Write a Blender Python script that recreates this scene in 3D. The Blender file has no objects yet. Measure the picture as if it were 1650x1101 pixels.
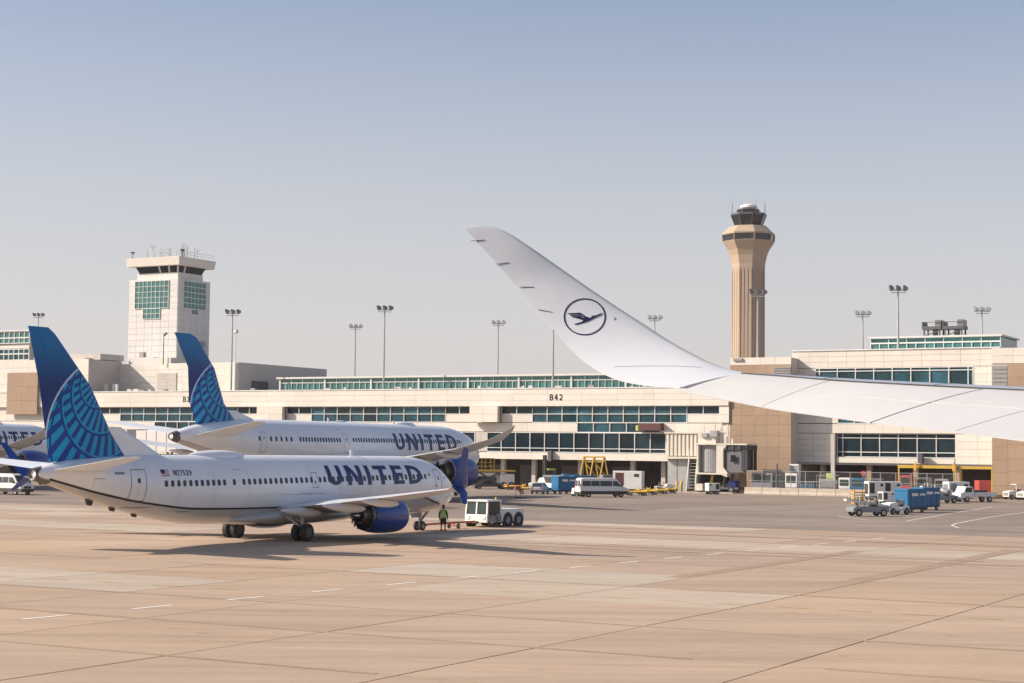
import bpy, math, random
from mathutils import Vector, Matrix
from mathutils.bvhtree import BVHTree
random.seed(11)
R = math.radians
scene = bpy.context.scene
COL = scene.collection

# ------------------------------------------------------------------ camera
F_PX, EYE, PITCH, ROLL = 2795.0, 5.95, 0.0623, 0.0115      # solved from the photograph (pixels of the 1650 px picture)
_f = Vector((0, math.cos(PITCH), math.sin(PITCH))); _u = Vector((0, -math.sin(PITCH), math.cos(PITCH))); _r = Vector((1, 0, 0))
CR = _r * math.cos(ROLL) + _u * math.sin(ROLL); CU = _u * math.cos(ROLL) - _r * math.sin(ROLL)
CAM = Vector((0, 0, EYE))
cd = bpy.data.cameras.new('camera'); cam = bpy.data.objects.new('camera', cd); COL.objects.link(cam)
cd.sensor_width = 36.0; cd.lens = F_PX * 36.0 / 1650.0; cd.clip_start = 0.5; cd.clip_end = 30000
cam.matrix_world = Matrix(((CR.x, CU.x, -_f.x, 0), (CR.y, CU.y, -_f.y, 0), (CR.z, CU.z, -_f.z, EYE), (0, 0, 0, 1)))
scene.camera = cam

# ------------------------------------------------------------------ light
SUN_AZ, SUN_EL = -93.0, 32.0          # azimuth clockwise from +Y, elevation
w = bpy.data.worlds.new('World'); scene.world = w; w.use_nodes = True
nt = w.node_tree; bg = nt.nodes['Background']
sky = nt.nodes.new('ShaderNodeTexSky'); sky.sky_type = 'NISHITA'; sky.sun_disc = False
sky.sun_elevation = R(SUN_EL); sky.sun_rotation = R(SUN_AZ % 360); sky.altitude = 1600
sky.air_density = 1.0; sky.dust_density = 7.0; sky.ozone_density = 1.2
bg.inputs[1].default_value = 0.114
wc = nt.nodes.new('ShaderNodeTexCoord'); wz = nt.nodes.new('ShaderNodeSeparateXYZ'); wm = nt.nodes.new('ShaderNodeMapRange'); wx = nt.nodes.new('ShaderNodeMix')   # smoke haze thickening towards the horizon, all round
nt.links.new(wc.outputs['Generated'], wz.inputs[0]); nt.links.new(wz.outputs[2], wm.inputs[0]); wm.interpolation_type = 'SMOOTHSTEP'
wm.inputs[1].default_value = -0.02; wm.inputs[2].default_value = 0.36; wm.inputs[3].default_value = 0.90; wm.inputs[4].default_value = 0.0
wx.data_type = 'RGBA'; wn = nt.nodes.new('ShaderNodeTexNoise'); wp = nt.nodes.new('ShaderNodeMapping'); wp.inputs['Scale'].default_value = (2.2, 2.2, 9); wn.inputs['Scale'].default_value = 1.0; wn.inputs['Detail'].default_value = 4
nt.links.new(wc.outputs['Generated'], wp.inputs['Vector']); nt.links.new(wp.outputs[0], wn.inputs['Vector']); wa = nt.nodes.new('ShaderNodeMath'); wa.operation = 'MULTIPLY_ADD'; wa.inputs[1].default_value = 0.16; wa.inputs[2].default_value = 0.92
wb_ = nt.nodes.new('ShaderNodeMath'); wb_.operation = 'MULTIPLY'; nt.links.new(wn.outputs[0], wa.inputs[0]); nt.links.new(wa.outputs[0], wb_.inputs[0]); nt.links.new(wm.outputs[0], wb_.inputs[1]); nt.links.new(wb_.outputs[0], wx.inputs[0]); nt.links.new(sky.outputs[0], wx.inputs[6]); wx.inputs[7].default_value = (5.15, 4.88, 4.82, 1)
nt.links.new(wx.outputs[2], bg.inputs[0])
sl = bpy.data.lights.new('sun', 'SUN'); sl.energy = 5.0; sl.angle = R(0.55); sl.color = (1.0, 0.885, 0.76)
so = bpy.data.objects.new('sun', sl); COL.objects.link(so)
S = Vector((math.sin(R(SUN_AZ)) * math.cos(R(SUN_EL)), math.cos(R(SUN_AZ)) * math.cos(R(SUN_EL)), math.sin(R(SUN_EL))))
so.rotation_euler = S.to_track_quat('Z', 'Y').to_euler(); so.location = S * 200
scene.view_settings.view_transform = 'Standard'; scene.view_settings.look = 'None'
scene.view_settings.gamma = 1.0; scene.view_settings.exposure = 0.34; scene.view_settings.use_curve_mapping = False
scene.render.engine = 'CYCLES'
scene.cycles.use_denoising = True

# ------------------------------------------------------------------ measuring helpers
TH = R(29.0)                                                # the airfield grid is turned 29 degrees
E1 = Vector((math.sin(TH), math.cos(TH), 0)); E2 = Vector((math.cos(TH), -math.sin(TH), 0))
def ray(x, y): return CR * (x - 825.0) + CU * (550.5 - y) + _f * F_PX
def gnd(x, y, z=0.0):
    d = ray(x, y); return CAM + d * ((z - EYE) / d.z)
def fac(x, y, U):                                           # (along, up) where a sight line meets the wall plane u = U
    d = ray(x, y); p = CAM + d * (U / d.dot(E1)); return p.dot(E2), p.z
def at_depth(x, y, D): return CAM + ray(x, y) * (D / F_PX)
def W(v, u, z=0.0): return E2 * v + E1 * u + Vector((0, 0, z))

# ------------------------------------------------------------------ materials
def pm(name, col, rough=0.5, metal=0.0, var=0.10, scale=0.6, bump=0.0, spec=0.5, rnd=0.0, coat=0.0, stretch=None, objcol=False, grime=0.0):
    m = bpy.data.materials.new(name); m.use_nodes = True; t = m.node_tree; b = t.nodes['Principled BSDF']
    b.inputs['Roughness'].default_value = rough; b.inputs['Metallic'].default_value = metal
    b.inputs['Specular IOR Level'].default_value = spec
    if coat: b.inputs['Coat Weight'].default_value = coat; b.inputs['Coat Roughness'].default_value = 0.08
    g = t.nodes.new('ShaderNodeNewGeometry'); src = g.outputs['Position']
    if stretch:
        mp = t.nodes.new('ShaderNodeMapping'); mp.inputs['Rotation'].default_value = stretch[0]; mp.inputs['Scale'].default_value = stretch[1]
        t.links.new(src, mp.inputs['Vector']); src = mp.outputs[0]
    n = t.nodes.new('ShaderNodeTexNoise'); n.inputs['Scale'].default_value = scale; n.inputs['Detail'].default_value = 7; n.inputs['Roughness'].default_value = 0.62
    t.links.new(src, n.inputs['Vector'])
    mr = t.nodes.new('ShaderNodeMapRange'); mr.inputs[1].default_value = 0.3; mr.inputs[2].default_value = 0.7
    mr.inputs[3].default_value = 1 - var; mr.inputs[4].default_value = 1 + var; t.links.new(n.outputs[0], mr.inputs[0])
    val = mr.outputs[0]
    if grime:
        n2 = t.nodes.new('ShaderNodeTexNoise'); n2.inputs['Scale'].default_value = scale * 5; n2.inputs['Detail'].default_value = 8; n2.inputs['Roughness'].default_value = 0.7
        t.links.new(src, n2.inputs['Vector'])
        m2 = t.nodes.new('ShaderNodeMapRange'); m2.inputs[1].default_value = 0.35; m2.inputs[2].default_value = 0.6; m2.inputs[3].default_value = 1 - grime; m2.inputs[4].default_value = 1
        t.links.new(n2.outputs[0], m2.inputs[0]); mm = t.nodes.new('ShaderNodeMath'); mm.operation = 'MULTIPLY'
        t.links.new(val, mm.inputs[0]); t.links.new(m2.outputs[0], mm.inputs[1]); val = mm.outputs[0]
    if rnd or objcol:
        oi = t.nodes.new('ShaderNodeObjectInfo')
    if rnd:
        m3 = t.nodes.new('ShaderNodeMapRange'); m3.inputs[3].default_value = 1 - rnd; m3.inputs[4].default_value = 1 + rnd; t.links.new(oi.outputs['Random'], m3.inputs[0])
        mm = t.nodes.new('ShaderNodeMath'); mm.operation = 'MULTIPLY'; t.links.new(val, mm.inputs[0]); t.links.new(m3.outputs[0], mm.inputs[1]); val = mm.outputs[0]
    sc = t.nodes.new('ShaderNodeVectorMath'); sc.operation = 'SCALE'; sc.inputs[0].default_value = col[:3]
    if objcol: t.links.new(oi.outputs['Color'], sc.inputs[0])
    t.links.new(val, sc.inputs['Scale']); t.links.new(sc.outputs[0], b.inputs['Base Color'])
    if bump:
        bp = t.nodes.new('ShaderNodeBump'); bp.inputs['Strength'].default_value = bump; bp.inputs['Distance'].default_value = 0.02
        t.links.new(n.outputs[0], bp.inputs['Height']); t.links.new(bp.outputs[0], b.inputs['Normal'])
    return m

M = {}
M['ground'] = pm('dry_ground', (0.30, 0.24, 0.17), 0.95, var=0.2, scale=0.02)
M['slab'] = pm('apron_concrete', (0.4, 0.3, 0.23), 0.9, var=0.07, scale=0.25, spec=0.2, objcol=True, grime=0.10, stretch=((0, 0, TH), (0.22, 1.5, 1)))
def concrete_wear(m, amt, sc1=0.035, sc2=0.5):
    """broad stains, sweeping rubber streaks and small oil spots multiplied into the concrete colour"""
    t = m.node_tree; b = t.nodes['Principled BSDF']; src = b.inputs['Base Color'].links[0].from_socket; N = t.nodes.new; L = t.links.new
    g = N('ShaderNodeNewGeometry'); cur = src
    for k, (scl, rot, st, lo, hi, dark) in enumerate(((1.0, TH + .02, (sc1, sc1 * 9, 1), .46, .60, .88), (1.0, TH + .02, (sc1 * 1.3, sc1 * 34, 1), .53, .68, .84), (1.0, 0, (sc2, sc2, 1), .64, .72, .72), (1.0, 0.4, (.05, .06, 1), .45, .65, .90), (1.0, 0, (2.6, 2.6, 1), .35, .75, .93))):
        mp = N('ShaderNodeMapping'); mp.inputs['Rotation'].default_value = (0, 0, rot); mp.inputs['Scale'].default_value = st; mp.inputs['Location'].default_value = (k * 3.7, k * 1.9, 0); L(g.outputs['Position'], mp.inputs['Vector'])
        n = N('ShaderNodeTexNoise'); n.inputs['Scale'].default_value = scl; n.inputs['Detail'].default_value = 6; n.inputs['Roughness'].default_value = 0.6; L(mp.outputs[0], n.inputs['Vector'])
        r = N('ShaderNodeMapRange'); r.inputs[1].default_value = lo; r.inputs[2].default_value = hi; r.inputs[3].default_value = 1.0; r.inputs[4].default_value = 1 - (1 - dark) * amt; L(n.outputs[0], r.inputs[0])
        v = N('ShaderNodeVectorMath'); v.operation = 'SCALE'; L(cur, v.inputs[0]); L(r.outputs[0], v.inputs['Scale']); cur = v.outputs[0]
    L(cur, b.inputs['Base Color'])
concrete_wear(M['slab'], 0.75)
M['joint'] = pm('joint_sealant', (0.09, 0.07, 0.06), 0.9)
M['ramp'] = pm('ramp_concrete', (0.325, 0.265, 0.215), 0.88, var=0.10, scale=0.09, spec=0.2, grime=0.16, stretch=((0, 0, TH), (0.3, 1.4, 1)))
concrete_wear(M['ramp'], 1.3)
M['tyre_mark'] = pm('tyre_rubber_film', (0.19, 0.155, 0.135), 0.9, var=0.15, scale=0.6)
M['joint_dirt'] = pm('joint_dirt', (0.36, 0.265, 0.195), 0.95, var=0.12, scale=0.8, spec=0.1)
M['mark_white'] = pm('road_paint_white', (0.78, 0.73, 0.66), 0.7, var=0.12, scale=1.5)
M['mark_yellow'] = pm('road_paint_yellow', (0.58, 0.38, 0.10), 0.7, var=0.2, scale=1.0)
M['cream'] = pm('cream_cladding', (0.70, 0.645, 0.57), 0.62, var=0.06, scale=0.15, rnd=0.035, spec=0.3, grime=0.05)
M['cream_dark'] = pm('cream_cladding_backing', (0.46, 0.41, 0.35), 0.8)
M['white_clad'] = pm('white_cladding', (0.64, 0.62, 0.58), 0.6, var=0.05, scale=0.3, rnd=0.03, spec=0.3, grime=0.06)
M['tan'] = pm('tan_precast', (0.37, 0.262, 0.182), 0.8, var=0.06, scale=0.3, rnd=0.05, spec=0.25, grime=0.06)
M['tower_tan'] = pm('tower_precast', (0.42, 0.325, 0.24), 0.85, var=0.05, scale=0.1, spec=0.2)
M['grey_clad'] = pm('grey_cladding', (0.52, 0.475, 0.43), 0.7, var=0.06, scale=0.2, rnd=0.03, spec=0.3)
M['louvre'] = pm('grey_louvre', (0.30, 0.285, 0.27), 0.6)
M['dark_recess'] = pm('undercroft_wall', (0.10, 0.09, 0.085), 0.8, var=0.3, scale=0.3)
M['glass'] = pm('teal_glass', (0.018, 0.068, 0.088), 0.06, var=0.6, scale=0.35, rnd=0.5, spec=0.4)
M['glass_dark'] = pm('blue_black_glass', (0.010, 0.024, 0.032), 0.07, var=0.4, scale=0.3, rnd=0.35, spec=0.3)
M['glass_green'] = pm('green_glass', (0.045, 0.165, 0.155), 0.10, var=0.2, scale=0.4, rnd=0.16, spec=0.6)
M['mullion'] = pm('white_mullion', (0.70, 0.70, 0.67), 0.45)
M['roof'] = pm('roof_membrane', (0.5, 0.46, 0.41), 0.85, var=0.12, scale=0.1)
M['white'] = pm('aircraft_white', (0.87, 0.87, 0.87), 0.28, var=0.03, scale=0.5, coat=0.4)
M['wing_white'] = pm('wing_white_paint', (0.62, 0.625, 0.645), 0.42, var=0.03, scale=0.8, coat=0.15, grime=0.025)
M['wing_grey'] = pm('wing_grey_paint', (0.50, 0.50, 0.50), 0.42, var=0.05, scale=0.7)
M['wing_seam'] = pm('wing_seam', (0.40, 0.39, 0.38), 0.6)
M['wing_panel'] = pm('wing_panel_grey', (0.53, 0.525, 0.52), 0.5, var=0.03, scale=0.8, grime=0.03)
M['slat_grey'] = pm('slat_grey_blue', (0.37, 0.40, 0.46), 0.35, var=0.04, scale=1.0)
M['metal'] = pm('bare_metal', (0.55, 0.55, 0.55), 0.28, metal=1.0, var=0.1, scale=3)
M['hot_metal'] = pm('hot_section_metal', (0.16, 0.14, 0.13), 0.38, metal=0.8, var=0.3, scale=4)
M['tail_metal'] = pm('tail_cone_grey', (0.13, 0.12, 0.11), 0.5, metal=0.2, var=0.15, scale=3)
M['blue'] = pm('engine_blue', (0.003, 0.045, 0.26), 0.3, var=0.06, scale=0.5, coat=0.15)
M['letter_blue'] = pm('lettering_blue', (0.003, 0.022, 0.135), 0.4, var=0.03)
M['navy'] = pm('crane_navy', (0.012, 0.014, 0.05), 0.4, var=0.02)
M['black'] = pm('black_rubber', (0.018, 0.017, 0.017), 0.75, var=0.2, scale=4)
M['black_paint'] = pm('black_paint', (0.02, 0.02, 0.024), 0.4)
M['window'] = pm('cabin_window', (0.018, 0.022, 0.032), 0.15, var=0.2, rnd=0.3)
M['gear'] = pm('gear_metal', (0.30, 0.30, 0.30), 0.4, metal=0.6, var=0.2, scale=5)
M['dark_gear'] = pm('gear_bay', (0.05, 0.048, 0.046), 0.7, var=0.3, scale=4)
M['vwhite'] = pm('vehicle_white', (0.76, 0.75, 0.71), 0.4, var=0.06, scale=1.0, grime=0.10)
M['vsilver'] = pm('vehicle_silver', (0.46, 0.47, 0.50), 0.32, metal=0.35, var=0.05, scale=1.0, coat=0.5)
M['vgrey'] = pm('vehicle_grey', (0.22, 0.23, 0.25), 0.4, var=0.08, grime=0.1)
M['vblue'] = pm('container_blue', (0.005, 0.135, 0.30), 0.45, var=0.10, scale=1.2, grime=0.18)
M['vyellow'] = pm('safety_yellow', (0.56, 0.37, 0.05), 0.55, var=0.10, scale=2, grime=0.2)
M['vorange'] = pm('rack_orange', (0.62, 0.33, 0.05), 0.55, var=0.15, scale=2)
M['vred'] = pm('ramp_red', (0.40, 0.06, 0.06), 0.55, var=0.12, scale=2)
M['vgreen'] = pm('lift_green_yellow', (0.50, 0.56, 0.12), 0.5, var=0.1)
M['vglass'] = pm('vehicle_glass', (0.03, 0.05, 0.045), 0.08, var=0.2)
M['chassis'] = pm('chassis_black', (0.045, 0.042, 0.04), 0.65, var=0.25, scale=2)
M['maroon'] = pm('maroon_curtain', (0.10, 0.035, 0.035), 0.7, var=0.2, scale=3)
M['steel'] = pm('galvanised_steel', (0.42, 0.42, 0.41), 0.45, metal=0.5, var=0.12, scale=2)
M['dark_steel'] = pm('dark_steel', (0.11, 0.11, 0.12), 0.5, metal=0.3, var=0.2, scale=2)
M['bridge_cream'] = pm('bridge_cream', (0.66, 0.61, 0.52), 0.5, var=0.05, scale=0.8, grime=0.10)
M['bridge_grey'] = pm('bridge_curtain_grey', (0.33, 0.33, 0.34), 0.55, var=0.08, scale=2)
M['canopy'] = pm('canopy_black', (0.05, 0.048, 0.06), 0.75, var=0.15, scale=2)
M['canopy_grey'] = pm('canopy_grey', (0.15, 0.145, 0.15), 0.7, var=0.15, scale=1.5)
M['concrete'] = pm('barrier_concrete', (0.52, 0.45, 0.36), 0.85, var=0.10, scale=1.0, rnd=0.06, grime=0.15)
M['tower_glass'] = pm('tower_glass', (0.012, 0.016, 0.022), 0.1, var=0.25)
M['lamp'] = pm('lamp_housing', (0.20, 0.195, 0.19), 0.4, var=0.1)
M['lamp_glass'] = pm('lamp_reflector', (0.75, 0.74, 0.70), 0.3, var=0.05)
M['skin'] = pm('skin', (0.36, 0.20, 0.13), 0.6, var=0.06, scale=8)
M['vest'] = pm('hi_vis_vest', (0.42, 0.62, 0.10), 0.7, var=0.08, scale=8)
M['cloth'] = pm('dark_cloth', (0.03, 0.03, 0.035), 0.85, var=0.2, scale=8)
M['tape'] = pm('reflective_tape', (0.72, 0.72, 0.68), 0.4)

# ------------------------------------------------------------------ mesh builder
class MB:
    def __init__(s): s.v = []; s.f = []; s.mi = []
    def add(s, vs, fs, m=0):
        o = len(s.v); s.v += [tuple(p) for p in vs]
        for f in fs: s.f.append(tuple(i + o for i in f)); s.mi.append(m)
        return s
    def box(s, x0, x1, y0, y1, z0, z1, m=0, top=None):
        a = [(x0, y0, z0), (x1, y0, z0), (x1, y1, z0), (x0, y1, z0)]
        if top: tx0, tx1, ty0, ty1 = top
        else: tx0, tx1, ty0, ty1 = x0, x1, y0, y1
        a += [(tx0, ty0, z1), (tx1, ty0, z1), (tx1, ty1, z1), (tx0, ty1, z1)]
        return s.add(a, [(3, 2, 1, 0), (4, 5, 6, 7), (0, 1, 5, 4), (1, 2, 6, 5), (2, 3, 7, 6), (3, 0, 4, 7)], m)
    def bar(s, p, q, wd, ht=None, m=0, up=(0, 0, 1)):
        p = Vector(p); q = Vector(q); d = (q - p).normalized(); ht = ht or wd; up = Vector(up)
        if abs(d.dot(up)) > 0.97: up = Vector((1, 0, 0))
        sd = d.cross(up).normalized() * wd / 2; u2 = sd.cross(d).normalized() * ht / 2
        vs = [p - sd - u2, p + sd - u2, p + sd + u2, p - sd + u2, q - sd - u2, q + sd - u2, q + sd + u2, q - sd + u2]
        return s.add(vs, [(3, 2, 1, 0), (4, 5, 6, 7), (0, 1, 5, 4), (1, 2, 6, 5), (2, 3, 7, 6), (3, 0, 4, 7)], m)
    def cyl(s, p, q, r0, r1=None, n=10, m=0, cap=True):
        p = Vector(p); q = Vector(q); r1 = r0 if r1 is None else r1; d = (q - p).normalized()
        a = Vector((0, 0, 1)) if abs(d.z) < 0.9 else Vector((1, 0, 0)); x = d.cross(a).normalized(); y = d.cross(x)
        vs = []
        for c, r in ((p, r0), (q, r1)):
            for i in range(n): t = 2 * math.pi * i / n; vs.append(c + x * (r * math.cos(t)) + y * (r * math.sin(t)))
        fs = [(i, i + n, (i + 1) % n + n, (i + 1) % n) for i in range(n)]
        if cap: fs += [tuple(range(n)), tuple(range(2 * n - 1, n - 1, -1))]
        return s.add(vs, fs, m)
    def tube(s, pts, r, n=6, m=0):
        for a, b in zip(pts[:-1], pts[1:]): s.cyl(a, b, r, n=n, m=m)
        return s
    def lathe(s, prof, o, ax, n=24, m=0, ph=0.0, closed=False):      # prof: (distance along ax, radius)
        o = Vector(o); d = Vector(ax).normalized(); a = Vector((0, 0, 1)) if abs(d.z) < 0.9 else Vector((1, 0, 0))
        x = d.cross(a).normalized(); y = d.cross(x); vs = []
        for h, r in prof:
            for i in range(n): t = 2 * math.pi * i / n + ph; vs.append(o + d * h + x * (r * math.cos(t)) + y * (r * math.sin(t)))
        k = len(prof); fs = []
        for j in range(k - 1 if not closed else k):
            for i in range(n):
                a0 = j * n; b0 = ((j + 1) % k) * n; fs.append((a0 + i, b0 + i, b0 + (i + 1) % n, a0 + (i + 1) % n))
        return s.add(vs, fs, m)
    def loft(s, rings, m=0, cap=True):
        n = len(rings[0]); vs = [p for r in rings for p in r]; fs = []
        for j in range(len(rings) - 1):
            for i in range(n): fs.append((j * n + i, j * n + (i + 1) % n, (j + 1) * n + (i + 1) % n, (j + 1) * n + i))
        if cap: fs += [tuple(range(n - 1, -1, -1)), tuple(range((len(rings) - 1) * n, len(rings) * n))]
        return s.add(vs, fs, m)
    def prism(s, out, y0, y1, m=0, inset=None):                       # outline in x,z pushed along y; inset(z) narrows
        n = len(out); vs = []
        for y in (y0, y1):
            for (x, z) in out:
                k = inset(z) if inset else 1.0; vs.append((x, y * k, z))
        fs = [(i, (i + 1) % n, (i + 1) % n + n, i + n) for i in range(n)] + [tuple(range(n - 1, -1, -1)), tuple(range(n, 2 * n))]
        return s.add(vs, fs, m)
    def mesh(s, name, mats, smooth=False):
        me = bpy.data.meshes.new(name); me.from_pydata(s.v, [], s.f)
        for m in (mats if isinstance(mats, (list, tuple)) else [mats]): me.materials.append(M[m] if isinstance(m, str) else m)
        if max(s.mi, default=0): me.polygons.foreach_set('material_index', s.mi)
        import bmesh
        bm = bmesh.new(); bm.from_mesh(me); bmesh.ops.recalc_face_normals(bm, faces=bm.faces); bm.to_mesh(me); bm.free()
        if smooth:
            me.polygons.foreach_set('use_smooth', [True] * len(me.polygons)); me.set_sharp_from_angle(angle=R(smooth if smooth is not True else 38))
        me.update(); return me
    def build(s, name, mats, parent=None, smooth=False, bevel=0.0, loc=None):
        o = bpy.data.objects.new(name, s.mesh(name, mats, smooth)); COL.objects.link(o)
        if parent: o.parent = parent
        if loc is not None: o.location = loc
        if bevel:
            b = o.modifiers.new('bevel', 'BEVEL'); b.width = bevel; b.segments = 2; b.limit_method = 'ANGLE'; b.angle_limit = R(40)
        return o

def tag(o, label=None, cat=None, group=None, kind=None):
    for k, v in (('label', label), ('category', cat), ('group', group), ('kind', kind)):
        if v: o[k] = v
    return o
def thing(name, label, cat, loc=(0, 0, 0), rot=0.0, group=None):
    o = bpy.data.objects.new(name, None); COL.objects.link(o); o.location = loc; o.rotation_euler = (0, 0, rot); o.empty_display_size = 0.3
    return tag(o, label, cat, group)
def copy_tree(o, parent=None):
    c = o.copy(); COL.objects.link(c); c.parent = parent
    for ch in list(o.children): copy_tree(ch, c)
    return c
_unit = {}
def unit(mat, name):                                                  # a shared box from 0,0,0 to 1,1,1
    if mat not in _unit: _unit[mat] = MB().box(0, 1, 0, 1, 0, 1).mesh(name, mat)
    return _unit[mat]
def piece(name, mat, parent, x0, x1, y0, y1, z0, z1):
    o = bpy.data.objects.new(name, unit(mat, name)); COL.objects.link(o); o.parent = parent
    o.location = (x0, y0, z0); o.scale = (x1 - x0, y1 - y0, z1 - z0); return o


# ================================================================== ground
def sheet(name, pts, z, mat, parent=None):
    return MB().add([(p[0], p[1], z) for p in pts], [tuple(range(len(pts)))]).build(name, mat, parent)
def strip(pts, wd):                                       # ground ribbon along a polyline, as vertex and face lists
    vs = []; fs = []
    for i, p in enumerate(pts):
        a = pts[max(i - 1, 0)]; b = pts[min(i + 1, len(pts) - 1)]; d = Vector((b[0] - a[0], b[1] - a[1])).normalized(); n = Vector((-d.y, d.x)) * wd / 2
        vs += [(p[0] + n.x, p[1] + n.y, 0), (p[0] - n.x, p[1] - n.y, 0)]
        if i: fs.append((2 * i - 2, 2 * i - 1, 2 * i + 1, 2 * i))
    return vs, fs
tag(sheet('ground', [(-9000, -600), (9000, -600), (9000, 14000), (-9000, 14000)], -0.20, 'ground'), kind='structure')
apron = tag(sheet('apron', [W(-190, 14), W(70, 14), W(70, 129.38), W(-190, 129.38)], -0.05, 'joint'), kind='structure')
ramp = tag(sheet('ramp_pavement', [W(-420, 129.42), W(260, 129.42), W(260, 300), W(-420, 300)], 0.0, 'ramp'), kind='structure')
SL = 7.757
light = {(3, 2), (2, 2), (3, 3), (2, 1), (1, 4), (1, 5), (1, 6), (1, 7), (9, 13), (9, 14), (9, 12), (8, 11), (4, 9), (4, 10), (5, 10)} | {(7, j) for j in range(-6, 6)} | {(6, j) for j in range(8, 13)} | {(10, j) for j in range(4, 9)}
for i in range(-4, 11):
    u0 = 46.6 + 7.755 * i; u1 = min(u0 + 7.755, 129.36)
    for j in range(-8, 22):
        v1 = -17.1 - SL * j; v0 = v1 - SL
        c = W((v0 + v1) / 2, (u0 + u1) / 2); d = c.y
        if d < 28: continue
        if abs(c.x) > 0.30 * d + 9: continue
        base = (0.485, 0.362, 0.262)
        if (i, j) in light: base = (0.53, 0.44, 0.345)
        elif i >= 4: base = (0.462, 0.348, 0.260)
        k = random.uniform(0.96, 1.05); tint = random.uniform(-0.007, 0.007)
        o = bpy.data.objects.new('slab', unit('slab', 'slab')); COL.objects.link(o); o.parent = apron
        o.rotation_euler = (0, 0, -TH); p = W(v0 + 0.035, u0 + 0.035, -0.12); o.location = p
        o.scale = (SL - 0.07, u1 - u0 - 0.07, 0.12 + random.uniform(-0.003, 0.003))
        o.color = (base[0] * k + tint, base[1] * k, base[2] * k - tint, 1)
def paint(pts, wd, mat, parent, name='painted_line', z=0.008):
    vs, fs = strip(pts, wd); return MB().add([(a, b, z) for a, b, _ in vs], fs).build(name, mat, parent)
for k in range(-1, 17):                                   # white taxi dashes
    u = 39.0 + 5.0 * k; f = lambda q: W(-43.3 + (q - 44) * 0.085, q)
    paint([f(u), f(u + 2.1)], 0.22, 'mark_white', apron)
for k in range(0, 26):                                    # faint yellow dashes across
    v = -36.0 + 2.45 * k
    paint([W(v, 64.15), W(v + 1.35, 64.15)], 0.14, 'mark_yellow', apron)
for k in range(6): paint([W(-62 + 3.1 * k, 57.6 + 0.1 * k), W(-60.6 + 3.1 * k, 57.7 + 0.1 * k)], 0.14, 'mark_yellow', apron)
G = gnd
paint([G(640, 853), G(700, 854), G(760, 850), G(800, 845)], 0.30, 'mark_yellow', apron)
for pl in ([(1650, 826), (1600, 833), (1560, 840), (1540, 844), (1533, 847), (1545, 851), (1580, 853), (1650, 856)], [(1350, 832), (1395, 838), (1460, 840), (1530, 828), (1600, 817)],
           [(1060, 822), (1180, 818), (1300, 815), (1420, 812)], [(640, 806), (720, 806.5), (840, 806)]):
    paint([G(*p) for p in pl], 0.18, 'mark_white', ramp)
paint([G(1120, 799.5), G(1190, 801), G(1290, 803)], 0.25, 'mark_yellow', ramp)
for pl, wd in (([(840, 822), (930, 822.5), (1040, 820), (1090, 818)], 1.2), ([(1110, 826), (1230, 824), (1330, 820)], 0.9), ([(930, 817), (1000, 815), (1080, 811)], 0.8), ([(1240, 808.5), (1300, 808.8)], 0.9), ([(1180, 813), (1270, 812.5)], 0.7)):
    paint([G(*p) for p in pl], wd, 'tyre_mark', ramp, 'tyre_mark', 0.004)
for pl, wd in (([W(-70, 116.5), W(-45, 115.6), W(-10, 114.4)], 0.5), ([W(-75, 121.5), W(-40, 121.2), W(-5, 121)], 0.4), ([W(-70, 95.4), W(-30, 95.1), W(10, 94.8)], 0.35), ([W(-60, 98.4), W(-24, 98.0)], 0.3)):
    paint(pl, wd, 'tyre_mark', apron, 'tyre_mark', 0.006)

for u, wd in ((38.8, .25), (46.6, .34), (54.35, .3), (69.87, .42), (85.4, .35), (93.1, .5), (108.65, .4), (116.4, .6), (124.1, .5), (129.0, .9)):     # dirt along the cross joints
    v = -150
    while v < 60:
        L_ = random.uniform(8, 26); paint([W(v, u + random.uniform(-.05, .05)), W(v + L_ * .5, u + random.uniform(-.08, .08)), W(v + L_, u + random.uniform(-.05, .05))], wd * random.uniform(.6, 1.1), 'joint_dirt', apron, 'joint_stain', 0.005); v += L_ + random.choice([0, 0, 4, 9])
for v, u0_, u1_, wd in ((-25.5, 78, 112, 1.1), (-33.2, 76, 104, .9), (-17.6, 82, 110, .8)): paint([W(v, u0_), W(v + .1, (u0_ + u1_) / 2), W(v, u1_)], wd, 'joint_dirt', apron, 'joint_stain', 0.0045)
# ================================================================== concourse
CON = thing('concourse_building', 'long cream airport concourse with teal window bands behind the aircraft', 'building', (0, 0, 0), -TH)
U0 = 244.0
def zf(x, y, U=U0): return fac(x, y, U)[1]
def vf(x, y, U=U0): return fac(x, y, U)[0]
Z = {k: zf(900, y) for k, y in dict(par=626.5, fb=654.5, r1=667.3, w2=680.8, sp=696.2, r2=722.6, sill=728.8, soff=741).items()}
def wall(v0, v1, u0, u1, z0, z1, mat, name='wall'): return MB().box(v0, v1, u0, u1, z0, z1).build(name, mat, CON)
def panels(v0, v1, z0, z1, U, nv, nz, mat, gap=0.028, th=0.12, parent=None):
    for a in range(nv):
        for b in range(nz):
            piece('panel', mat, parent or CON, v0 + (v1 - v0) * a / nv + gap / 2, v0 + (v1 - v0) * (a + 1) / nv - gap / 2, U - th, U, z0 + (z1 - z0) * b / nz + gap / 2, z0 + (z1 - z0) * (b + 1) / nz - gap / 2)
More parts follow.
